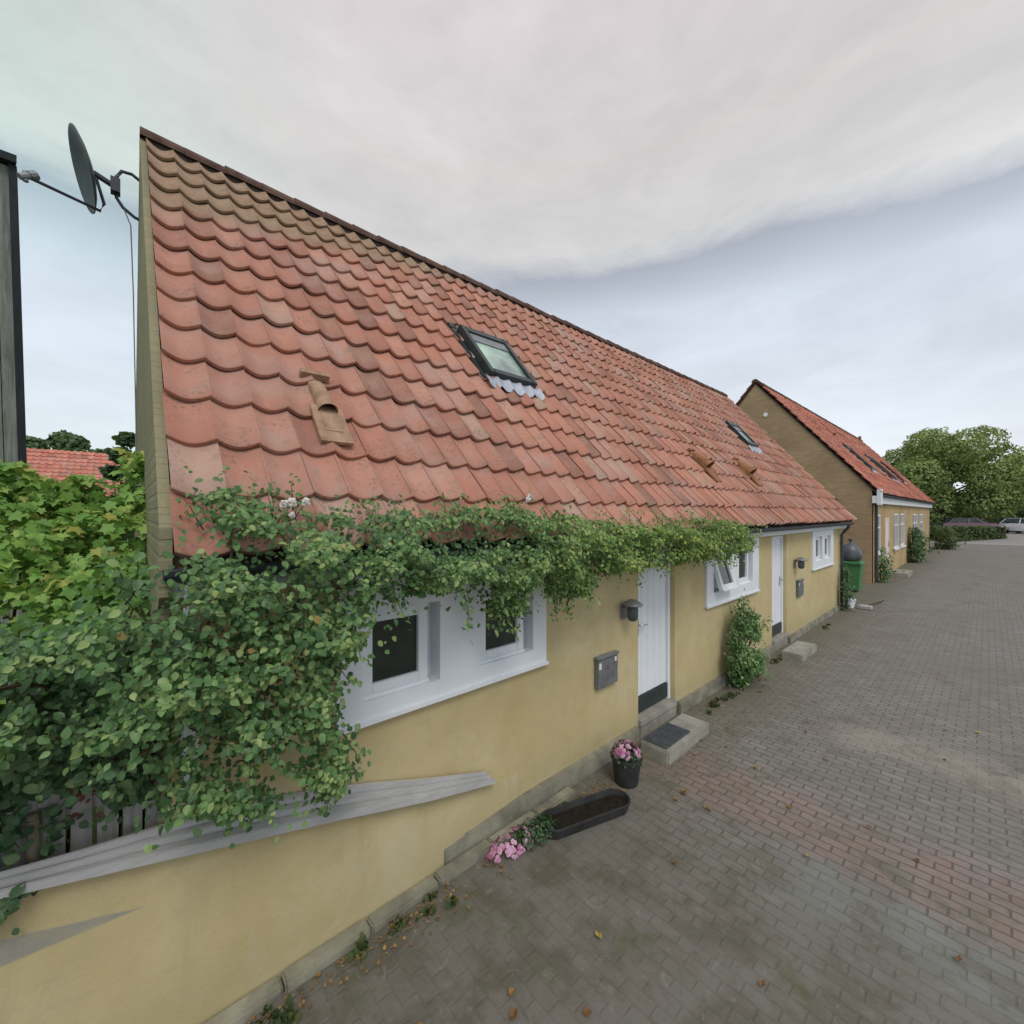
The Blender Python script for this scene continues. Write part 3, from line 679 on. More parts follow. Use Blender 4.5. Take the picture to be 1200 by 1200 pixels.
for (a, b, c, d) in wins2:
    s_ = MB(); v = V2+.05; fw = .09
    s_.box(a+.004, a+fw, v-.04, v+.04, c+.004, d-.004); s_.box(b-fw, b-.004, v-.04, v+.04, c+.004, d-.004)
    s_.box(a+fw, b-fw, v-.038, v+.038, d-fw, d-.004); s_.box(a+fw, b-fw, v-.038, v+.038, c+.004, c+fw)
    m_ = (a+b)/2; s_.box(m_-.045, m_+.045, v-.036, v+.036, c+fw, d-fw); s_.box(a+fw, b-fw, v-.034, v+.034, c+(d-c)*.66-.025, c+(d-c)*.66+.025)
    s_.box(a-.05, b+.05, V2-.06, V2-.002, c-.06, c-.004)
    f_ = s_.build('window', M['white'], bh)
    p = MB(); p.box(a+fw-.01, b-fw+.01, v+.0, v+.012, c+fw-.01, d-fw+.01); p.build('pane', M['glass'], f_)
d_ = MB(); a, b, c, d = door2
d_.box(a+.07, b-.07, V2+.03, V2+.08, c+.05, d-.07)
for i in range(5): d_.box(a+.08+i*(b-a-.16)/5, a+.07+(i+1)*(b-a-.16)/5, V2+.01, V2+.028, c+.06, d-.08)
for q in ((a+.003, a+.068), (b-.068, b-.003)): d_.box(q[0], q[1], V2-.01, V2+.09, c, d-.004)
d_.box(a+.07, b-.07, V2-.01, V2+.09, d-.066, d-.004)
do = d_.build('door', M['pinkdoor'], bh)
h = MB(); h.box(b-.16, b-.12, V2-.02, V2+.008, c+.95, c+1.15); h.tube([(b-.14, V2, c+1.08), (b-.14, V2-.05, c+1.08), (b-.26, V2-.05, c+1.08)], .012, 6); h.build('handle', M['steel'], do)
mb = MB(); mb.box(22.2, 23.8, 2.05, 2.74, -.02, .17); mb.build('front_step', M['concrete'], bh, bevel=.02)
for (a, b, s0, s1) in ((24.6, 25.5, 1.55, 3.2), (29.6, 30.5, 1.35, 3.1), (30.8, 31.7, 1.35, 3.1), (35.0, 35.9, 1.5, 3.2)): skylight(a, b, s0, s1, bh, f2, .25)
vent(25.3, 3.9, bh, M['vent'], f2, .3); vent(27.5, 1.4, bh, M['vent_pale'], f2, .3)
mb = MB(); mb.lathe([(.09, 0), (.09, .38), (.14, .40), (.14, .46), (.05, .52), (.02, .53)], 25.4, R2+.35, RZ2-.45, 12); mb.build('vent_pipe', M['gutter'], bh)
mb = MB(); mb.lathe([(.10, 0), (.10, .3), (.05, .36), (.01, .37)], 41.5, R2, RZ2, 10); mb.build('vent_pipe', M['vent'], bh)
mb = MB(); mb.tube([(XA-.03, 6.15, 6.55), (XA-.004, 6.15, 6.55)], .085, 14); mb.build('gable_vent', M['white'], bh)
mb = MB(); mb.box(XA-.45, XA-.01, 3.75, 4.25, 3.02, 3.07); mb.box(XA-.03, XA-.008, 3.8, 4.2, 2.85, 3.02); mb.build('gable_lamp', M['zinc'], bh)

# ------------------------------------------------------------------ low garden wall with sloping coping, plinth and fence
gw = thing('garden_wall', (0, 2.5, 0), 'low yellow limewashed wall with sloping grey plank coping, left of the house door', 'wall')
top = lambda u: .36+(2.4-u)*.262 if u > .9 else .755+(.9-u)*.245
F0 = 2.535
us = [-2.2, -1.2, -.34, .15, .9, 1.5, 1.65, 2.40]
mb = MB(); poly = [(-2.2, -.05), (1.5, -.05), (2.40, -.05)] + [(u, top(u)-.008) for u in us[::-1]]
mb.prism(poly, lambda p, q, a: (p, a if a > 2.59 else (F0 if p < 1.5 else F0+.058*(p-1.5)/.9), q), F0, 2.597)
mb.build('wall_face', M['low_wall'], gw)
mb = MB()
def coping(u_list, y0, y1, th, off=0):
    vs_ = []
    for u in u_list:
        z = top(u)+off
        k = max(.42, min(1, .42+.58*(u+.34)/.7)) * (1 if u < 1.0 else max(.5, 1-.5*(u-1.0)/1.05)); sh_ = 0 if u < 1.5 else .045*min(1, (u-1.5)/.6); a_, b_ = min(2.590, 2.462+(y0-2.462)*k+sh_), min(2.594, 2.462+(y1-2.462)*k+sh_)
        vs_ += [(u, a_, z), (u, b_, z+.01), (u, b_, z+.01+th*k), (u, a_, z+.03+(th-.03)*k)]
    n = len(u_list)
    fs = [(i*4+j, i*4+(j+1) % 4, (i+1)*4+(j+1) % 4, (i+1)*4+j) for i in range(n-1) for j in range(4)] + [(0, 1, 2, 3), (4*n-4, 4*n-3, 4*n-2, 4*n-1)]
    mb.add(vs_, fs)
# three boards, each tilted a little towards the street
U3 = [2.10, 1.9, 1.7, 1.5, 1.2, .9, .5, .15, -.1, -.34, -1.2, -2.2]
coping(U3, 2.462, 2.516, .050); coping([u-.03 for u in U3], 2.520, 2.556, .085, .004); coping([u-.05 for u in U3], 2.560, 2.594, .120, .008)
mb.build('coping', M['grey_board'], gw, bevel=.004)
mb = MB()
for u0 in np.arange(-2.2, 2.5, .47):
    mb.box(u0, u0+.462, 2.44-.003*random.random(), F0-.002, -.05, .05+.006*random.random())
mb.build('footing', M['plinth'], gw, bevel=.012)

pf = thing('picket_fence', (-.6, 2.66, 0), 'weathered grey picket fence half hidden by leaves behind the low yellow wall', 'fence')
mb = MB(); u = -2.0
while u < .08:
    h_ = 1.36+.05*random.random(); w_ = .062+.01*random.random()
    mb.prism([(u, .05), (u+w_, .05), (u+w_, h_-.03), (u+w_/2, h_), (u, h_-.03)], lambda p, q, a: (p, a, q), 2.650+.004*random.random(), 2.668); u += w_+.016
mb.build('pickets', M['picket'], pf)
mb = MB(); mb.box(-2, .10, 2.670, 2.71, 1.19, 1.26); mb.build('rail', M['picket'], pf); mb = MB(); mb.box(-2, .10, 2.670, 2.71, .45, .53); mb.build('rail', M['picket'], pf)
for u in (-.295, -1.7):
    mb = MB(); mb.box(u, u+.036, 2.603, 2.640, -.05, 1.25); mb.box(u-.006, u+.042, 2.599, 2.646, 1.252, 1.265); mb.build('post', M['post'], pf, bevel=.006)

# ------------------------------------------------------------------ timber shed at the left edge
sh = thing('timber_shed', (-3.2, 8.6, 0), 'tall dark weathered timber building at the left edge of the view', 'shed')
mb = MB(); rr = random.Random(3)
def shedp(x, y, z): return Vector((x - .022*(z-2.6)*1.0, y, z))
x = -6.0
while x < -.956:
    w_ = .17
    x1 = min(x+w_-.008, -.957)
    y0 = 8.0+.012*rr.random()
    vs_ = [shedp(a, b, c) for c in (0, 6.72+.02*rr.random()) for a, b in ((x, y0), (x1, y0), (x1, 8.05), (x, 8.05))]
    mb.add(vs_, [(3, 2, 1, 0), (4, 5, 6, 7), (0, 1, 5, 4), (1, 2, 6, 5), (2, 3, 7, 6), (3, 0, 4, 7)]); x += w_
vs_ = [shedp(a, b, c) for c in (0, 6.6) for a, b in ((-6, 8.06), (-1.0, 8.06), (-1.6, 11), (-6.6, 11))]
mb.add(vs_, [(3, 2, 1, 0), (4, 5, 6, 7), (0, 1, 5, 4), (1, 2, 6, 5), (2, 3, 7, 6), (3, 0, 4, 7)])
mb.build('boards', M['shed'], sh)
mb = MB(); vs_ = [shedp(a, b, c) for c in (0, 6.74) for a, b in ((-.955, 7.96), (-.885, 7.96), (-.90, 8.12), (-.955, 8.12))]
mb.add(vs_, [(3, 2, 1, 0), (4, 5, 6, 7), (0, 1, 5, 4), (1, 2, 6, 5), (2, 3, 7, 6), (3, 0, 4, 7)]); mb.build('corner_board', M['shed_trim'], sh)
mb = MB(); vs_ = [Vector(p) for p in ((-6.2, 7.9, 6.75), (-.97, 7.9, 6.75), (-1.6, 11.1, 6.75), (-6.8, 11.1, 6.75))]; vs_ += [p+Vector((0, 0, .09)) for p in vs_]
mb.add(vs_, [(3, 2, 1, 0), (4, 5, 6, 7), (0, 1, 5, 4), (1, 2, 6, 5), (2, 3, 7, 6), (3, 0, 4, 7)]); mb.build('roof', M['shed_trim'], sh)

# ------------------------------------------------------------------ satellite dish on the gable
sdh = thing('satellite_dish', (.16, 6.0, 5.8), 'dark grey satellite dish on a bent bracket fixed to the left gable top', 'satellite dish')
cen = Vector((-.25, 6.0, 5.90)); axis = Vector((-.95, -.10, -.25)).normalized()
rm = axis.to_track_quat('Z', 'Y').to_matrix().to_4x4()
mb = MB(); prof = [(.0015, 0), (.10, .004), (.2, .017), (.3, .04), (.37, .062), (.385, .066), (.385, .058), (.3, .028), (.2, .006), (.1, -.008), (.0015, -.012)]
mb.lathe(prof, 0, 0, 0, 36, mat=Matrix.Translation(cen) @ rm @ Matrix.Diagonal((.88, .96, 1, 1)))
dz = mb.build('reflector', M['dish'], sdh, smooth=True)
low = cen + Vector((.07, .0, -.355)); lnb = Vector((-.66, 5.80, 5.53))
mb = MB(); mb.tube([cen-axis*.03, cen-axis*.04+Vector((.06, 0, -.28)), low, low+(lnb-low)*.5, lnb], .014, 8); mb.build('feed_arm', M['gutter'], sdh)
mb = MB(); d = (cen-lnb).normalized(); mb.tube([lnb-d*.05, lnb+d*.03, lnb+d*.032, lnb+d*.09], [.028, .028, .038, .038], 10); mb.tube([lnb-Vector((0, 0, .05)), lnb+Vector((0, 0, .04))], .02, 8); mb.build('feed_horn', M['zinc'], sdh)
mb = MB(); j = Vector((-.06, 6.0, 5.84))
mb.tube([cen-axis*.02, j], .028, 8); mb.box(j.x-.045, j.x+.03, 5.95, 6.05, 5.78, 5.92)
mb.tube([(j.x, 6, 5.83), (j.x+.0, 6.0, 5.95), (j.x+.04, 6, 6.03), (.06, 6, 6.04), (.13, 6, 6.0), (.161, 6, 5.96)], .016, 8)
mb.tube([(j.x, 6, 5.86), (j.x, 6, 5.74), (j.x+.05, 6, 5.66), (.08, 6, 5.60), (.161, 6, 5.58)], .016, 8)
mb.box(.135, .159, 5.96, 6.04, 5.5, 6.02); mb.build('bracket', M['gutter'], sdh)
mb = MB(); mb.tube([(-.02, 6.0, 5.7), (.05, 6.0, 5.5), (.07, 6.0, 4.8), (.09, 6.0, 3.5), (.1, 6.0, 2.4)], .006, 6); mb.build('cable', M['zinc'], sdh)

# ------------------------------------------------------------------ wall lamps, letter boxes, steps, mat
def wall_lamp(u, z, label):
    t = thing('wall_lamp', (u, 2.6, z), label, 'lamp', 'grey lamps beside the doors')
    mb = MB(); mb.box(u-.045, u+.045, 2.575, 2.597, z-.12, z+.04); mb.tube([(u, 2.58, z), (u, 2.53, z+.05), (u, 2.48, z+.06)], .014, 8); mb.build('bracket', M['zinc'], t, bevel=.004)
    mb = MB(); mb.lathe([(.02, .10), (.04, .095), (.100, .055), (.108, .04), (.102, .036), (.04, .07)], u, 2.48, z, 20); mb.build('shade', M['zinc'], t, smooth=True)
    mb = MB(); mb.lathe([(.05, .04), (.058, .0), (.055, -.10), (.03, -.125), (.004, -.127)], u, 2.48, z, 16); mb.build('glass_body', M['dish'], t, smooth=True)
wall_lamp(3.93, 1.50, 'grey hooded wall lamp beside the nearer white plank door')
wall_lamp(9.95, 1.52, 'grey hooded wall lamp beside the farther white door')
def letter_box(u0, u1, z0, z1, label):
    t = thing('letter_box', ((u0+u1)/2, 2.6, z0), label, 'letter box', 'letter boxes on the yellow wall')
    mb = MB(); mb.box(u0, u1, 2.55, 2.597, z0, z1-.02); bx_ = mb.build('body', M['box_steel'], t, bevel=.008)
    mb = MB(); mb.box(u0-.008, u1+.008, 2.538, 2.597, z1-.018, z1+.006); mb.build('lid', M['zinc'], t, bevel=.005)
    for q in ((u0+.02, u0+.055, z1-.115, z1-.055), (u1-.06, u1-.03, z1-.085, z1-.04)):
        mb = MB(); mb.box(q[0], q[1], 2.5465, 2.5495, q[2], q[3]); mb.build('sticker', M['sticker'], t)
    mb = MB(); mb.tube([((u0+u1)/2, 2.55, z1-.12), ((u0+u1)/2, 2.542, z1-.12)], .014, 10); mb.build('lock', M['steel'], t)
letter_box(3.43, 3.77, .765, 1.075, 'grey steel letter box with white stickers, left of the nearer door')
letter_box(10.06, 10.42, .80, 1.14, 'dark grey letter box under the lamp of the farther door')

def step(u0, u1, v0, v1, z, label):
    mb = MB(); mb.box(u0, u1, v0, v1, -.03, z); o = mb.build('door_step', M['concrete'], bevel=.015); return tag(o, label, 'step', 'door steps')
step(4.00, 4.93, 2.12, 2.44, .125, 'low grey concrete doorstep slab with a dark mat on top')
step(8.42, 9.34, 2.08, 2.40, .12, 'bare low concrete doorstep slab by the farther door')
mb = MB(); mb.box(4.03, 4.55, 2.16, 2.425, .127, .140)
for i in range(11): mb.box(4.045+i*.046, 4.063+i*.046, 2.175, 2.41, .140, .145)
tag(mb.build('door_mat', M['mat'], bevel=.002), 'dark rubber mat lying on the nearer doorstep slab', 'mat')

# ------------------------------------------------------------------ pots of pink flowers
def flowers(name, cen, spread, n, parent, size=(.028, .042)):
    pos = []; nr = []; sz = []; rn = []
    for i in range(n):
        d = Vector((random.gauss(0, 1), random.gauss(0, 1), abs(random.gauss(.6, .6)))).normalized()
        p = Vector(cen)+Vector((d.x*spread[0], d.y*spread[1], d.z*spread[2])); base_r = random.random()
        for k in range(6):
            a = k*pi/3+random.random(); pos.append(p); q = (d+Vector((cos(a), sin(a), 0))*.25); nr.append(q); sz.append(random.uniform(*size)); rn.append(min(1, max(0, base_r+random.gauss(0, .15))))
    return leaves(name, np.array(pos), np.array(nr), np.array(sz), np.array(rn), CLUMP, M['pink_petal'], parent, 0)
def foliage_ball(name, cen, spread, n, parent, mat, size=(.03, .05), tmpl=OVAL):
    d = RNG.normal(size=(n, 3)); d[:, 2] = np.abs(d[:, 2]); d /= np.linalg.norm(d, axis=1, keepdims=True)
    r = RNG.uniform(.5, 1, size=(n, 1)); pos = np.array(cen)+d*r*np.array(spread)
    return leaves(name, pos, d+RNG.normal(size=(n, 3))*.5, RNG.uniform(*size, size=n), RNG.uniform(0, .7, size=n), tmpl, mat, parent)
pp = thing('flower_pot', (3.46, 2.25, 0), 'round dark pot of pink flowers standing upright by the doorstep', 'flower pot')
mb = MB(); mb.lathe([(.105, 0), (.135, .22), (.145, .225), (.145, .25), (.128, .25), (.12, .2), (.01, .2)], 3.46, 2.25, .005, 24); mb.build('pot', M['pot'], pp, smooth=False)
foliage_ball('foliage', (3.46, 2.25, .24), (.15, .15, .10), 220, pp, M['shade_leaf'])
flowers('flowers', (3.46, 2.25, .27), (.13, .13, .10), 46, pp, (.018, .030))
lp = thing('planter_trough', (2.8, 2.2, 0), 'long low dark oval planter on the paving with pink flowers heaped at its end', 'planter')
a0, a1 = Vector((3.20, 2.08, 0)), Vector((2.40, 2.32, 0)); ax = (a1-a0); L0 = ax.length; ang = math.atan2(ax.y, ax.x)
TM = Matrix.Translation((a0+a1)/2) @ Matrix.Rotation(ang, 4, 'Z')
def stadium(l, r, z, n=10):
    return [TM @ Vector((sx*(l/2-r)+r*cos(a), r*sin(a), z)) for sx, st_ in ((1, -pi/2), (-1, pi/2)) for a in np.linspace(st_, st_+pi, n)]
rings = [stadium(L0*.96, .095, .0), stadium(L0, .115, .075), stadium(L0*1.02, .125, .077), stadium(L0*1.02, .125, .088), stadium(L0*.99, .108, .088), stadium(L0*.97, .10, .045)]
mb = MB(); n_ = len(rings[0]); mb.add([p for r_ in rings for p in r_], [(q*n_+k, q*n_+(k+1) % n_, (q+1)*n_+(k+1) % n_, (q+1)*n_+k) for q in range(5) for k in range(n_)] + [tuple(range(n_))[::-1]])
mb.build('trough', M['pot'], lp)
so = MB(); so.add(stadium(L0*.96, .097, .048), [tuple(range(n_))]); so.build('soil', M['soil'], lp)
foliage_ball('foliage', (2.34, 2.33, .05), (.22, .12, .07), 380, lp, M['shade_leaf'], (.02, .04))
flowers('flowers', (2.16, 2.37, .03), (.25, .10, .075), 60, lp, (.020, .032))
# ------------------------------------------------------------------ climbing rose over the eave
ROSE = [(.26, 2.62), (.57, 2.60), (.62, 2.5), (1.0, 2.47), (1.37, 2.50), (2.08, 2.53), (2.96, 2.46), (3.7, 2.36), (4.87, 2.43), (5.83, 2.40), (6.47, 2.15), (5.97, 1.92), (4.66, 1.96),
        (3.62, 1.97), (2.96, 1.88), (2.53, 1.82), (2.2, 2.06), (2.10, 1.80), (1.90, 1.78), (1.77, 1.98), (1.31, 2.02), (1.0, 1.94), (.80, 1.7), (.78, 1.45), (.88, 1.12), (.76, 1.06), (.60, 1.30), (.49, 1.18),
        (.39, 1.15), (.27, 1.22), (.12, 1.26), (.05, 1.52), (-.04, 1.62), (-.36, 1.62), (-.8, 1.55), (-.9, 2.1), (-.32, 1.97), (-.04, 2.17), (.12, 2.29), (.26, 2.35)]
rp = thing('climbing_rose', (1.2, 2.45, 0), 'sprawling climbing rose hanging over the gutter and the nearest white windows', 'climbing plant')
def eave_front(z):                       # outermost wall or roof surface behind the plant at this height
    return 2.36 if z < 2.3 else 2.40+(z-2.3)/tan(PIT)-.10
def grow(poly, n, size, depth=(.10, .34), seed=0., base=2.40, dens=-.12):
    xs = [p[0] for p in poly]; zs = [p[1] for p in poly]; pos = []; nr = []; sz = []; rn = []; tries = 0
    while len(pos) < n and tries < n*14:
        tries += 1; x = random.uniform(min(xs)-.12, max(xs)+.12); z = random.uniform(min(zs)-.12, max(zs)+.12)
        wob = .07*nz((x, z, 1), 5, seed); ins = in_poly(x+wob, z+.06*nz((x, z, 4), 6, seed), poly)
        e = edge_dist(x, z, poly)
        if not ins and (e > .10 or random.random() > .06): continue
        cl = nz((x, 0, z), 4.2, seed)+.5*nz((x, 3, z), 11, seed)
        if ins and e < .10 and cl < .05 and random.random() < .6: continue
        if cl < dens and random.random() < .84: continue
        bulge = depth[0]+depth[1]*max(0, min(1, .5+cl))*min(1, .35+e/.22)
        bk = eave_front(z) if base is None else base
        v = bk-bulge*(1-random.random()**1.7)
        pos.append((x, v, z)); nr.append((random.gauss(0, .55)-.15, -1+random.gauss(0, .4), .75+random.gauss(0, .5)))
        sz.append(random.uniform(*size)*random.choice((.6, .8, 1, 1, 1.15))); rn.append(min(.96, max(0, .42+.36*cl+random.gauss(0, .25)+(.14 if bk-v > .2 else 0))))
        if random.random() < .006: rn[-1] = random.uniform(.96, 1)
    return pos, nr, sz, rn
def strand(p, d, n, step_, curl, leaf, acc, mb, rad=.0035, sag=.06):
    """a cane with leaves set alternately along it"""
    p = Vector(p); d = Vector(d).normalized(); pts = [p.copy()]
    for i in range(n):
        d = (d+Vector((random.gauss(0, curl), random.gauss(0, curl*.5), random.gauss(0, curl)-sag))).normalized()
        if p.z < 2.3: d.y = min(d.y, (2.42-p.y)*2)
        p = p+d*step_; pts.append(p.copy())
        for k in range(random.choice((2, 3, 4))):
            off = Vector((random.gauss(0, .022), random.gauss(0, .02), random.gauss(0, .022)))
            acc[0].append(tuple(p+off)); acc[1].append((random.gauss(0, .6), -.8+random.gauss(0, .4), .7+random.gauss(0, .4)))
            acc[2].append(random.uniform(*leaf)); acc[3].append(min(.96, max(0, random.gauss(.55, .24))) if random.random() > .012 else random.uniform(.97, 1))
    mb.tube(pts, [rad*(1-.6*i/n) for i in range(n+1)], 4)
acc = [list(q) for q in grow(ROSE, 33000, (.020, .040), seed=2.3, base=None)]
st = MB()
for i in range(70):                       # hanging sprays under the eave
    u = random.uniform(.3, 6.2); strand((u, 2.22-.1*random.random(), random.uniform(1.98, 2.3)), (random.gauss(0, .6), -.25, random.uniform(-.5, .4)), random.randint(3, 7), .045, .2, (.024, .042), acc, st)
for i in range(60):                       # sprays over the lower left mass
    u = random.uniform(.0, .80); strand((u, 2.12, random.uniform(1.42 if u > .2 else 1.65, 2.2)), (random.gauss(0, .6), -.35, random.uniform(-.6, .5)), random.randint(4, 6), .045, .2, (.026, .046), acc, st)
for i in range(34):                       # shoots standing up over the tiles
    u = random.choice((random.uniform(.3, .75), random.uniform(.9, 2.6), random.uniform(2.6, 6)))
    strand((u, 2.34, 2.40), (random.gauss(0, .5), .35, 1), random.randint(3, 6), .038, .2, (.018, .034), acc, st, .003, -.0)
for (u, z) in ((.33, 2.52), (.62, 2.55), (1.15, 2.52), (2.33, 2.52)):   # the tallest shoots
    for q in range(3): strand((u+random.gauss(0, .04), 2.40, z-.1), (random.gauss(.1, .4), .5, 1), random.randint(4, 6), .042, .15, (.022, .038), acc, st, .0035, -.0)
for (u, z) in ((2.02, 2.04), (2.02, 1.98), (.80, 1.5), (.84, 1.32), (2.6, 1.95)):
    for q in range(4): strand((u+random.gauss(0, .06), 2.32, z), (random.gauss(0, .3), -.2, -1), random.randint(5, 8), .045, .14, (.024, .042), acc, st)
leaves('foliage', acc[0], acc[1], acc[2], np.array(acc[3]), OVAL, M['rose_leaf'], rp)
# main canes: from the ground by the corner, up and along the gutter
def cane(pts, r0, r1):
    P_ = [Vector(p) for p in pts]; out = []
    for i in range(len(P_)-1):
        for k in range(5): 
            t_ = k/5; out.append(P_[i].lerp(P_[i+1], t_)+Vector((random.gauss(0, .012), random.gauss(0, .008), random.gauss(0, .012))))
    out.append(P_[-1]); n = len(out); st.tube(out, [r0+(r1-r0)*i/n for i in range(n)], 6)
cane([(.02, 2.85, 0), (.03, 2.78, 1.3), (.1, 2.45, 1.6), (.4, 2.33, 1.8), (.7, 2.32, 2.1), (1.6, 2.3, 2.2), (3.0, 2.3, 2.16), (4.6, 2.3, 2.15), (6.2, 2.3, 2.12)], .02, .006)
cane([(.06, 2.85, 0), (.06, 2.78, 1.3), (.2, 2.42, 1.65), (.35, 2.3, 2.2), (.4, 2.36, 2.5)], .014, .004)
cane([(-.03, 2.85, 0), (-.03, 2.8, 1.3), (-.1, 2.5, 1.75), (-.3, 2.45, 1.85), (-.7, 2.4, 1.8)], .014, .004)
st.build('stems', M['stem'], rp)
def rose_bloom(p, r, parent):
    pos, nr, sz, rn = [], [], [], []
    for k in range(26):
        a = random.random()*6.28; el = random.uniform(.1, 1.4)
        pos.append((p[0]+r*.3*cos(a), p[1]-r*.2, p[2]+r*.3*sin(a))); nr.append((cos(a)*cos(el), -sin(el)-.4, sin(a)*cos(el)+.3)); sz.append(r*random.uniform(.8, 1.2)); rn.append(random.random())
    return leaves('bloom', pos, nr, sz, np.array(rn), CLUMP, M['white_petal'], parent, 0)
for p, r in (((.60, 2.38, 2.545), .022), ((.635, 2.38, 2.555), .020), ((.70, 2.38, 2.56), .018), ((.63, 2.36, 2.49), .014), ((2.36, 2.40, 2.62), .028), ((2.33, 2.40, 2.60), .02)): rose_bloom(p, r, rp)

# darker bush in front of the fence, red sprig, bright vine
LOW = [(-1.4, 1.05), (-.36, .98), (-.25, 1.02), (-.22, 1.24), (-.12, 1.37), (-.02, 1.22), (.08, 1.24), (.11, 1.6), (.10, 2.0), (-.36, 1.98), (-1.4, 1.9)]
lb = thing('leafy_bush', (-.3, 2.75, 0), 'dark green leafy bush spilling over the picket fence above the grey coping', 'bush')
acc = [list(q) for q in grow(LOW, 8500, (.024, .048), (.05, .28), 8.1, 2.645, -.25)]
st = MB()
for i in range(24): strand((random.uniform(-.9, .08), 2.52, random.uniform(1.55, 1.9)), (random.gauss(0, .6), -.2, random.uniform(-.6, .4)), random.randint(3, 6), .05, .2, (.03, .055), acc, st)
for i in range(9): strand((-.40+random.gauss(0, .05), 2.60, random.uniform(1.28, 1.5)), (random.gauss(0, .3), -.05, -1), 3, .05, .2, (.035, .06), acc, st)
leaves('foliage', acc[0], acc[1], acc[2], np.array(acc[3]), OVAL, M['shade_leaf'], lb)
for i in range(5):
    u = -.9+i*.22; st.tube([(u, 2.84, 0), (u+.03, 2.80, .7), (u+.08, 2.76, 1.45), (u+.05, 2.6, 1.8)], [.012, .01, .007, .004], 5)
st.build('stems', M['stem'], lb)
rs = thing('red_sprig', (-.12, 2.7, 1.3), 'dark red leafy spray hanging before the fence pickets', 'plant')
acc = [[], [], [], []]; st = MB()
for i in range(9): strand((-.16+.03*i*.8, 2.60, 1.42), (.5+random.gauss(0, .3), -.1, -.4+random.gauss(0, .2)), 5, .03, .15, (.018, .034), acc, st, .0025)
leaves('foliage', acc[0], acc[1], acc[2], RNG.uniform(0, 1, len(acc[0])), OVAL, M['red_leaf'], rs); st.build('stems', M['stem'], rs)
vn = thing('leafy_vine', (-.6, 3.8, 0), 'bright green big-leaved vine heaped over the fence beside the gable', 'climbing plant')
pos, nr, sz, rn = [], [], [], []
while len(pos) < 11500:
    u = random.uniform(-2.6, .13); t_ = random.random()**.8; v = 3.0+1.9*t_
    zt_ = 1.72+.98*min(1, t_*1.35)+.26*nz((u, v, 0), 2.4, 5)+.14*nz((u, v, 2), 6, 1)+(.22 if u > -.02 else 0)*t_
    if t_ > .7: zt_ -= (t_-.7)*.6
    dpt = random.random()**2*.5; z = zt_-dpt
    cl = nz((u, v, z), 5, 3)
    if cl < -.12 and random.random() < .8: continue
    pos.append((u, v-random.random()*.08, z)); nr.append((random.gauss(0, .7), -.6+random.gauss(0, .6), .8+random.gauss(0, .6)))
    sz.append(random.uniform(.035, .088)); rn.append(min(1, max(0, .46+.5*cl+random.gauss(0, .2)+(.12 if v > 3.5 else -.2))))
leaves('foliage', pos, nr, sz, np.array(rn), LOBE, M['vine_leaf'], vn, .55)
st = MB()
for i in range(9):
    u = -2.3+i*.27; st.tube([(u, 3.4, 0), (u+random.gauss(0, .06), 3.5, .8), (u+random.gauss(0, .1), 3.6, 1.5), (u+random.gauss(0, .15), 3.9, 2.2)], [.02, .017, .012, .005], 6)
st.build('stems', M['stem'], vn)

# climber by the second window, small climber by the far downpipe, creeper on the brick house
def wall_shrub(name, label, poly, n, size, base, depth, mat, seed, cat='shrub'):
    cx = sum(p[0] for p in poly)/len(poly)
    t = thing(name, (cx, base, 0), label, cat); acc = [list(q) for q in grow(poly, n, size, depth, seed, base)]
    st = MB(); z0 = min(p[1] for p in poly); z1 = max(p[1] for p in poly)
    for i in range(int(n/90)):
        p = random.choice(acc[0]); strand((p[0], p[1], p[2]), (random.gauss(0, .8), -.5, random.uniform(-.2, .9)), random.randint(2, 4), size[1]*1.1, .2, size, acc, st, .004)
    for i in range(4): q_ = MB(); q_.tube([(cx+.05*i-.08, base-.06, -.02), (cx+random.gauss(0, .08), base-.08, (z0+z1)*.4), (cx+random.gauss(0, .12), base-.08, z1*.92)], [.016, .012, .005], 5); q_.build('stem', M['stem'], t)
    leaves('foliage', acc[0], acc[1], acc[2], np.array(acc[3]), OVAL, mat, t); return t
wall_shrub('wall_shrub', 'tall dark green shrub growing up the yellow wall under the middle window', [(6.45, .04), (6.3, .35), (6.4, .75), (6.5, 1.12), (6.72, 1.28), (6.95, 1.24), (7.08, .95), (7.1, .5), (7.0, .15), (6.8, .03)], 3600, (.03, .056), 2.5, (.10, .26), M['rose_leaf'], 4.4)
wall_shrub('wall_shrub', 'narrow dark climber beside the downpipe at the far end of the yellow house', [(13.55, 0), (13.52, .6), (13.62, 1.05), (13.85, 1.15), (13.92, .6), (13.85, 0)], 700, (.035, .065), 2.5, (.06, .14), M['shade_leaf'], 9.4)
wall_shrub('wall_shrub', 'dark creeper between the windows on the brick house front', [(29.2, 0), (29.1, 1.1), (29.7, 1.8), (30.8, 1.6), (31.1, .8), (30.8, 0)], 1300, (.09, .16), 2.7, (.15, .45), M['shade_leaf'], 6.4)
wall_shrub('wall_shrub', 'small shrub climbing at the near corner of the brick house front', [(20.15, 0), (20.1, .7), (20.35, 1.3), (20.7, 1.0), (20.9, .4), (20.8, 0)], 550, (.06, .11), 2.7, (.12, .3), M['rose_leaf'], 3.3)
wall_shrub('corner_shrub', 'rounded bush at the far corner of the brick house', [(41.2, 0), (41.0, 1.0), (42, 1.6), (43.4, 1.3), (43.8, .5), (43.6, 0)], 1600, (.09, .17), 2.5, (.3, .8), M['hedge_leaf'], 2.1)

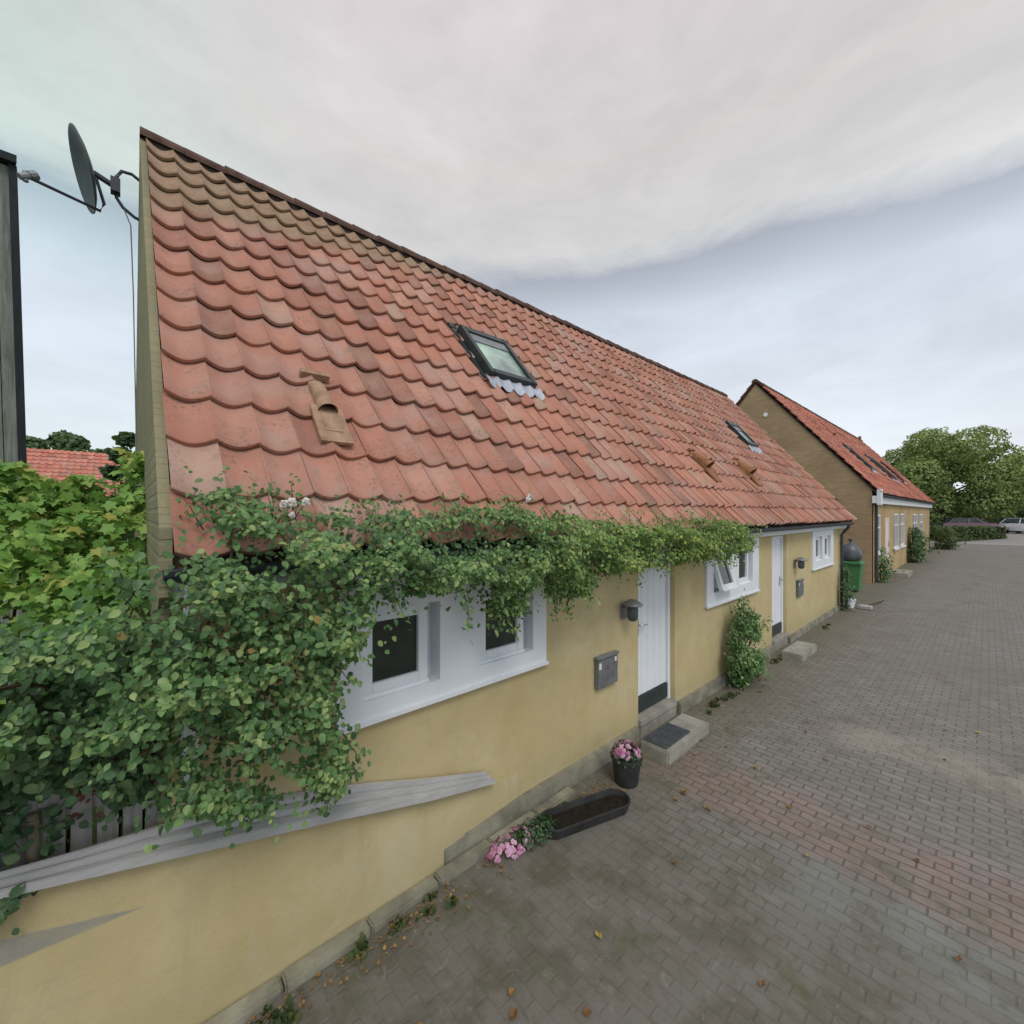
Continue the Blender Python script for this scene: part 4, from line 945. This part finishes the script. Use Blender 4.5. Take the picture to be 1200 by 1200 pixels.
# ------------------------------------------------------------------ bin and bag in the gap
gb = thing('green_bin', (17.3, 2.95, 0), 'green wheeled bin standing between the two houses', 'bin')
mb = MB(); X0, Y0 = 17.3, 2.95
def frus(mb, a, b, z0, z1, cx, cy, mi=0):
    vs_ = [(cx+sx*a, cy+sy*a, z0) for sx, sy in ((-1, -1), (1, -1), (1, 1), (-1, 1))] + [(cx+sx*b, cy+sy*b, z1) for sx, sy in ((-1, -1), (1, -1), (1, 1), (-1, 1))]
    mb.add(vs_, [(3, 2, 1, 0), (4, 5, 6, 7), (0, 1, 5, 4), (1, 2, 6, 5), (2, 3, 7, 6), (3, 0, 4, 7)], mi)
frus(mb, .23, .29, .06, .84, X0, Y0); frus(mb, .315, .315, .842, .89, X0, Y0); mb.build('body', M['green_bin'], gb, bevel=.02)
mb = MB(); frus(mb, .325, .30, .895, .96, X0, Y0); mb.build('lid', M['green_bin'], gb, bevel=.02)
for sx in (-1, 1):
    mb = MB(); mb.tube([(X0+sx*.2, Y0+.27, .10), (X0+sx*.25, Y0+.27, .10)], .10, 14); mb.build('wheel', M['tyre'], gb)
bg_ = MB(); prof = [(.08, 0), (.25, .03), (.29, .16), (.26, .32), (.18, .46), (.08, .56), (.035, .60), (.05, .66), (.09, .70), (.01, .70)]
bg_.lathe(prof, X0, Y0, .965, 18)
for i, p in enumerate(bg_.v): bg_.v[i] = (p[0]+.035*nz(p, 7), p[1]+.035*nz(p, 7, 3), max(.962, p[2]+.02*nz(p, 9, 1)))
tag(bg_.build('rubbish_bag', M['grey_bag'], smooth=True), 'tied grey rubbish bag sitting on the green bin', 'bag')
# garden bits by the downpipe: a broom leaning and a small pale pot
br = thing('garden_broom', (14.6, 2.2, 0), 'wooden broom lying on the paving past the yellow house end', 'broom')
mb = MB(); mb.tube([(14.4, 2.15, .06), (15.7, 1.95, .05)], .016, 8); mb.build('handle', M['stem'], br)
mb = MB(); mb.box(14.18, 14.42, 2.0, 2.3, .01, .09); mb.build('head', M['picket'], br, bevel=.01)
mb = MB(); mb.lathe([(.09, 0), (.13, .2), (.14, .2), (.14, .23), (.12, .23), (.11, .18), (.01, .18)], 14.2, 2.45, .002, 18)
tag(mb.build('small_pot', M['white']), 'small pale empty pot at the foot of the far downpipe', 'pot')

# ------------------------------------------------------------------ far end: hedge, trees, cars, distant roofs
def blob_leaves(blobs, n, size, seed, gap=-.15, flat=.0):
    pos, nr, sz, rn = [], [], [], []; W = np.array([b[1][0]*b[1][1]*b[1][2] for b in blobs])**.67; W = W/W.sum()
    while len(pos) < n:
        c, r = blobs[int(RNG.choice(len(blobs), p=W))]
        d = RNG.normal(size=3); d /= np.linalg.norm(d); k = RNG.uniform(.55, 1)**.5
        p = np.array(c)+d*np.array(r)*k*(1+.22*nz(d*2+np.array(c), 1.2, seed))
        cl = nz(p, 1.3/max(.4, r[0])*1.6, seed)+.5*nz(p, 3.2/max(.4, r[0])*1.6, seed)
        if cl < gap and random.random() < .8: continue
        pos.append(p); nr.append(d+RNG.normal(size=3)*.6+np.array((0, 0, .4))); sz.append(random.uniform(*size)); rn.append(.42+.45*cl+random.gauss(0, .15))
    return pos, nr, sz, np.array(rn)
def tree(name, label, x, y, h, r, n, mat, leaf, seed, trunk=.22, cat='tree', group=None, spread=1.0, low=.32, nb=13):
    t = thing(name, (x, y, 0), label, cat, group); rr = random.Random(seed)
    tips = []; tk = MB()
    tk.tube([(x, y, -.1), (x+.1, y, h*.15), (x-.05, y+.1, h*.34), (x+.1, y, h*.6)], [trunk*1.3, trunk, trunk*.8, trunk*.35], 9)
    blobs = []
    for i in range(nb):
        a = 2.4*i+rr.random(); q = rr.random(); hh = h*(low+.12+(.80-low)*(i+.5)/nb); q_ = (hh/h-low-.1)/(.92-low); rad = r*spread*max(.05, 1-abs(2*q_-.75)**2.2*.62)*rr.choice((.35, .7, .8, .9))
        c = (x+rad*cos(a), y+rad*sin(a), hh); br_ = r*rr.uniform(.22, .38); blobs.append((c, (br_, br_, br_*.8)))
        tk.tube([(x, y, h*(.25+.2*i/nb)), ((x+c[0])/2, (y+c[1])/2, (h*.3+hh)/2), c], [trunk*.45, trunk*.28, trunk*.08], 6)
    tk.build('trunk', M['bark'], t)
    leaves('crown', *blob_leaves(blobs, n, leaf, seed), CLUMP, mat, t, .2)
    return t
tree('broadleaf_tree', 'large rounded green tree beyond the hedge at the street end', 69, 3.6, 11.4, 6.8, 42000, M['tree_leaf'], (.13, .27), 3, .30, nb=30, low=.12)
tree('broadleaf_tree', 'smaller dark tree with ragged top right of the large tree', 79, -3.6, 10.2, 3.8, 14000, M['tree_leaf_dark'], (.14, .28), 8, .24, nb=18, low=.14)
tree('broadleaf_tree', 'low leafy tree at the right edge behind the parked cars', 86, -7.5, 7.6, 4.6, 6000, M['tree_leaf_dark'], (.24, .42), 12, .22, low=.1)
tree('broadleaf_tree', 'dark tree filling the gap behind the brick house roof end', 72, 9.5, 8.6, 4.6, 6000, M['tree_leaf_dark'], (.24, .42), 15, .25, low=.1)
tree('broadleaf_tree', 'rounded green tree seen over the distant roof between shed and gable', -4.3, 62, 11.0, 4.3, 9000, M['tree_leaf_dark'], (.25, .42), 21, .25, low=.3, nb=12)
tree('conifer_bush', 'dark evergreen bush against the gable edge behind the vine', -.02, 11.6, 4.5, .42, 1600, M['shade_leaf'], (.08, .15), 25, .08, cat='bush', low=.15, nb=9)
def hedge_box(name, label, x0, y0, x1, y1, wd, h, n, mat, leaf, seed, base=0.):
    t = thing(name, ((x0+x1)/2, (y0+y1)/2, base), label, 'hedge'); dx, dy = x1-x0, y1-y0; L_ = math.hypot(dx, dy); ux, uy = dx/L_, dy/L_; px, py = -uy, ux
    pos, nr, sz, rn = [], [], [], []
    for i in range(n):
        a = random.uniform(0, L_); f = random.choice('ftftfbe'); b = random.uniform(-wd/2, wd/2); z = random.uniform(.05, h)
        if f == 'f': b = -wd/2; q = (-px, -py, .2)
        elif f == 'b': b = wd/2; q = (px, py, .2)
        elif f == 't': z = h; q = (0, 0, 1)
        else: a = random.choice((0, L_)); q = (ux*(1 if a else -1), uy*(1 if a else -1), .2)
        j = .12*h; w_ = .10*nz((a, b, z), 1.5, seed)
        p = (x0+ux*a+px*b+random.gauss(0, j*.5), y0+uy*a+py*b+random.gauss(0, j*.5), base+z+random.gauss(0, j*.3)+w_)
        pos.append(p); nr.append((q[0]+random.gauss(0, .5), q[1]+random.gauss(0, .5), q[2]+random.gauss(0, .5))); sz.append(random.uniform(*leaf)); rn.append(.45+.4*nz(p, 1.4, seed)+random.gauss(0, .18))
    leaves('foliage', pos, nr, sz, np.array(rn), CLUMP, mat, t)
    mb = MB(); k = wd*.32
    A = [Vector((x0+ux*.2+px*s_*k, y0+uy*.2+py*s_*k, 0)) for s_ in (-1, 1)] + [Vector((x1-ux*.2+px*s_*k, y1-uy*.2+py*s_*k, 0)) for s_ in (1, -1)]
    nn = 12
    for i in range(nn):
        a = L_*(i+.5)/nn; mb = MB(); mb.tube([(x0+ux*a, y0+uy*a, base-.02), (x0+ux*a+.1, y0+uy*a, base+h*.45), (x0+ux*a-.05, y0+uy*a+.1, base+h*.85)], [.05, .035, .015], 5); mb.build('stem', M['stem'], t)
    return t
hedge_box('clipped_hedge', 'low clipped green hedge across the end of the street', 53.6, 3.0, 57.6, -.3, 1.5, 1.15, 5200, M['hedge_leaf'], (.14, .26), 4)
hedge_box('tall_hedge', 'loose hedge behind the parked cars under the large tree', 80, 14, 92, -14, 2.2, 5.0, 7000, M['tree_leaf_dark'], (.28, .5), 14)

def make_car(name, label, loc, rz, paint):
    t = thing(name, loc, label, 'car', 'cars parked beyond the hedge')
    X, Y, Z = loc
    body_prof = [(-2.05, .32), (-2.1, .55), (-2.05, .82), (-1.75, .90), (-1.0, .95), (-.9, .96), (1.15, .95), (1.9, .80), (2.1, .62), (2.1, .35), (1.9, .24), (-1.9, .24)]
    mb = MB()
    secs = [(-.84, .93), (-.80, 1.0), (.80, 1.0), (.84, .93)]; vs_ = []
    for yy, k in secs: vs_ += [(p*k, yy, .55+(q-.55)*k) for p, q in body_prof]
    n = len(body_prof); fs = [(i*n+j, i*n+(j+1) % n, (i+1)*n+(j+1) % n, (i+1)*n+j) for i in range(3) for j in range(n)] + [tuple(range(n)), tuple(range(3*n, 4*n))]
    mb.add(vs_, fs)
    cab = [(-1.75, .89), (-1.30, 1.38), (-.9, 1.46), (.1, 1.45), (.45, 1.36), (1.2, .94)]
    roof = [(p, q) for p, q in cab]
    vs_ = []
    for yy, k in ((-.78, 0), (-.60, 1), (.60, 1), (.78, 0)):
        vs_ += [(p, yy if q > 1.0 or k == 0 else (yy/abs(yy))*.76, .9+(q-.9)*(.05 if k == 0 else 1)) for p, q in cab]
    me_cab = MB(); n = len(cab)
    fs = [(i*n+j, i*n+j+1, (i+1)*n+j+1, (i+1)*n+j) for i in range(3) for j in range(n-1)] + [tuple(range(n)), tuple(range(3*n, 4*n))]
    me_cab.add(vs_, fs)
    mb.box(-1.28, .08, -.62, .62, 1.44, 1.475)
    for sy in (-1, 1):
        for px_, qx in ((-1.32, -.85), (-.2, -.2), (.42, 1.0)):
            mb.tube([(px_ if px_ != .42 else .30, sy*.615, 1.42), (qx if qx != -.85 else -1.72, sy*.785, .93)], .045, 5)
    M_ = Matrix.Translation(loc)
    for m_ in (mb, me_cab): m_.v = [tuple(M_ @ Vector(p)) for p in m_.v]
    bo = mb.build('body', paint, t, bevel=.03); me_cab.build('windows', M['carglass'], t, bevel=.02)
    for sx in (-1.28, 1.32):
        for sy in (-.74, .74):
            w_ = MB(); s_ = 1 if sy > 0 else -1
            w_.tube([(X+sx, Y+sy-s_*.10, Z+.31), (X+sx, Y+sy+s_*.11, Z+.31)], .31, 20); wo = w_.build('wheel', M['tyre'], t)
            r_ = MB(); r_.tube([(X+sx, Y+sy+s_*.10, Z+.31), (X+sx, Y+sy+s_*.122, Z+.31)], .20, 16); r_.build('rim', M['rim'], wo)
    for sy in (-.6, .6):
        l_ = MB(); l_.box(X+2.0, X+2.112, Y+sy-.17, Y+sy+.17, Z+.60, Z+.72); l_.build('headlight', M['lampglass'], t, bevel=.02)
        l_ = MB(); l_.box(X-2.12, X-2.0, Y+sy-.14, Y+sy+.14, Z+.66, Z+.82); l_.build('tail_light', M['tail'], t, bevel=.02)
    t.rotation_euler = (0, 0, rz)
    return t
M['tail'] = simple('red_lens', c4(.35, .02, .02), .2, .5, 0, .1)
cars = [('mauve parked car nearest the hedge', 63.4, .9, -1.85, c4(.27, .16, .22)), ('white parked car right of the mauve car', 63.6, -2.6, -2.2, c4(.72, .74, .76)),
        ('blue parked car behind the white car', 68.5, -2.6, -2.0, c4(.05, .09, .26)), ('silver parked car behind the mauve car', 68.0, 2.5, -2.1, c4(.42, .44, .47)),
        ('dark grey parked car at the back of the car park', 72.0, -4.2, -2.2, c4(.05, .06, .08))]
for i, (lb_, x, y, rz, col) in enumerate(cars): make_car('parked_car', lb_, (x, y, .52), rz, carpaint('car_paint_%d' % i, col))

def far_house(label, x, y, w_, d_, h, rh, rz):
    t = thing('distant_house', (x, y, 0), label, 'house')
    mb = MB(); mb.box(x-w_/2, x+w_/2, y-d_/2, y+d_/2, -.05, h)
    for s_ in (-1, 1): mb.add([(x+s_*w_/2, y-d_/2, h), (x+s_*w_/2, y+d_/2, h), (x+s_*w_/2, y, h+rh-.08)], [(0, 1, 2)])
    mb.build('wall', M['brick_front'], t)
    pit = math.atan2(rh, d_/2); sl = (d_/2+.3)/cos(pit)
    tiles('roof', x-w_/2-.2, x+w_/2+.2, y-d_/2-.3, h-.3*tan(pit), pit, sl, 16, max(10, int(w_/.25)), M['tile_far'], t)
    tiles('rear_roof', x-w_/2-.2, x+w_/2+.2, y+d_/2+.3, h-.3*tan(pit), pit, sl, 12, max(10, int(w_/.5)), M['tile_far'], t, -1)
    for k in range(3):
        a = x-w_/2+(k+.3)*w_/3; s_ = MB(); s_.box(a, a+1.1, y-d_/2-.03, y-d_/2-.002, .9, 2.0); f_ = s_.build('window', M['white'], t)
        p = MB(); p.box(a+.1, a+1.0, y-d_/2-.045, y-d_/2-.032, 1.0, 1.9); p.build('pane', M['glass'], f_)
    t.rotation_euler = (0, 0, rz); return t
far_house('distant red roofed house glimpsed between the dark shed and the gable', -2.6, 35.0, 10, 8, 2.6, 3.4, 0)
far_house('red roofed house far off at the right edge behind the trees', 112, -14, 16, 9, 4.2, 4.6, 0.9)

# ------------------------------------------------------------------ fallen leaves on the paving
lf = {}
for k in range(3):
    V_, F_ = OVAL; mb = MB(); mb.add([(p[0]*.05, p[1]*.05, .004+abs(p[2])*.12) for p in V_], F_, 0, (.1, .55, 1.0)[k])
    me = bpy.data.meshes.new('fallen_leaf'); me.from_pydata(mb.v, [], mb.f); a = me.attributes.new('rnd', 'FLOAT', 'POINT'); a.data.foreach_set('value', mb.rn); me.materials.append(M['dead_leaf']); lf[k] = me
LN = ['small brown dead leaf lying on the brick paving', 'small orange dead leaf lying on the brick paving', 'small yellow dead leaf lying on the brick paving']
rr = random.Random(19)
for i in range(46):
    k = rr.choice((0, 0, 1, 1, 2)); o = bpy.data.objects.new('fallen_leaf', lf[k]); C.objects.link(o)
    u = rr.uniform(.8, 7.5); v = 2.42-abs(rr.gauss(0, 1.0)) if rr.random() < .6 else rr.uniform(-.3, 2.2)
    o.location = (u, v, .012+.016*nz((u, v, 0), .9)); o.rotation_euler = (rr.gauss(0, .2), rr.gauss(0, .2), rr.random()*6.3); s_ = rr.uniform(.6, 1.3); o.scale = (s_, s_, s_)
    tag(o, LN[k], 'leaf', ('brown', 'orange', 'yellow')[k]+' fallen leaves on the paving')

pos, nr, sz, rn = [], [], [], []
for i in range(900):
    u = random.choice((random.uniform(-.3, 3.3), random.uniform(.3, 13.5))); d_ = abs(random.gauss(0, .10)); v = 2.42-d_-(.0 if u > 2.4 else .01)
    if nz((u, 0, 0), 2.5, 4) < -.15: continue
    if 3.98 < u < 4.95 or 8.4 < u < 9.36: continue
    pos.append((u, v, .018+.016*nz((u, v, 0), .9)+random.random()*.008)); nr.append((random.gauss(0, .4), random.gauss(0, .4), 1)); sz.append(random.uniform(.010, .028)); rn.append(random.random()*.8)
lt = leaves('leaf_litter', pos, nr, sz, np.array(rn), OVAL, M['dead_leaf'], None, 0)
tag(lt, 'thin scatter of brown leaf litter and crumbs along the wall foot', 'leaf litter', None, 'stuff')
pos, nr, sz, rn = [], [], [], []
for i in range(100):
    u = random.uniform(-.2, 13.4); v = 2.41-abs(random.gauss(0, .07))
    if nz((u, 0, 0), 1.9, 9) < .05 or 3.98 < u < 4.95 or 8.4 < u < 9.36: continue
    for k in range(16):
        pos.append((u+random.gauss(0, .022), v+random.gauss(0, .018), .012)); a = random.random()*6.28; nr.append((cos(a), sin(a), .35)); sz.append(random.uniform(.02, .055)); rn.append(random.random()*.9)
wd = leaves('wall_weeds', pos, nr, sz, np.array(rn), OVAL, M['hedge_leaf'], None, -1.5)
tag(wd, 'small green weeds and moss in the joint at the foot of the yellow wall', 'weeds', None, 'stuff')

sc.render.engine = 'CYCLES'
sc.cycles.max_bounces = 6; sc.cycles.diffuse_bounces = 3; sc.cycles.transmission_bounces = 2
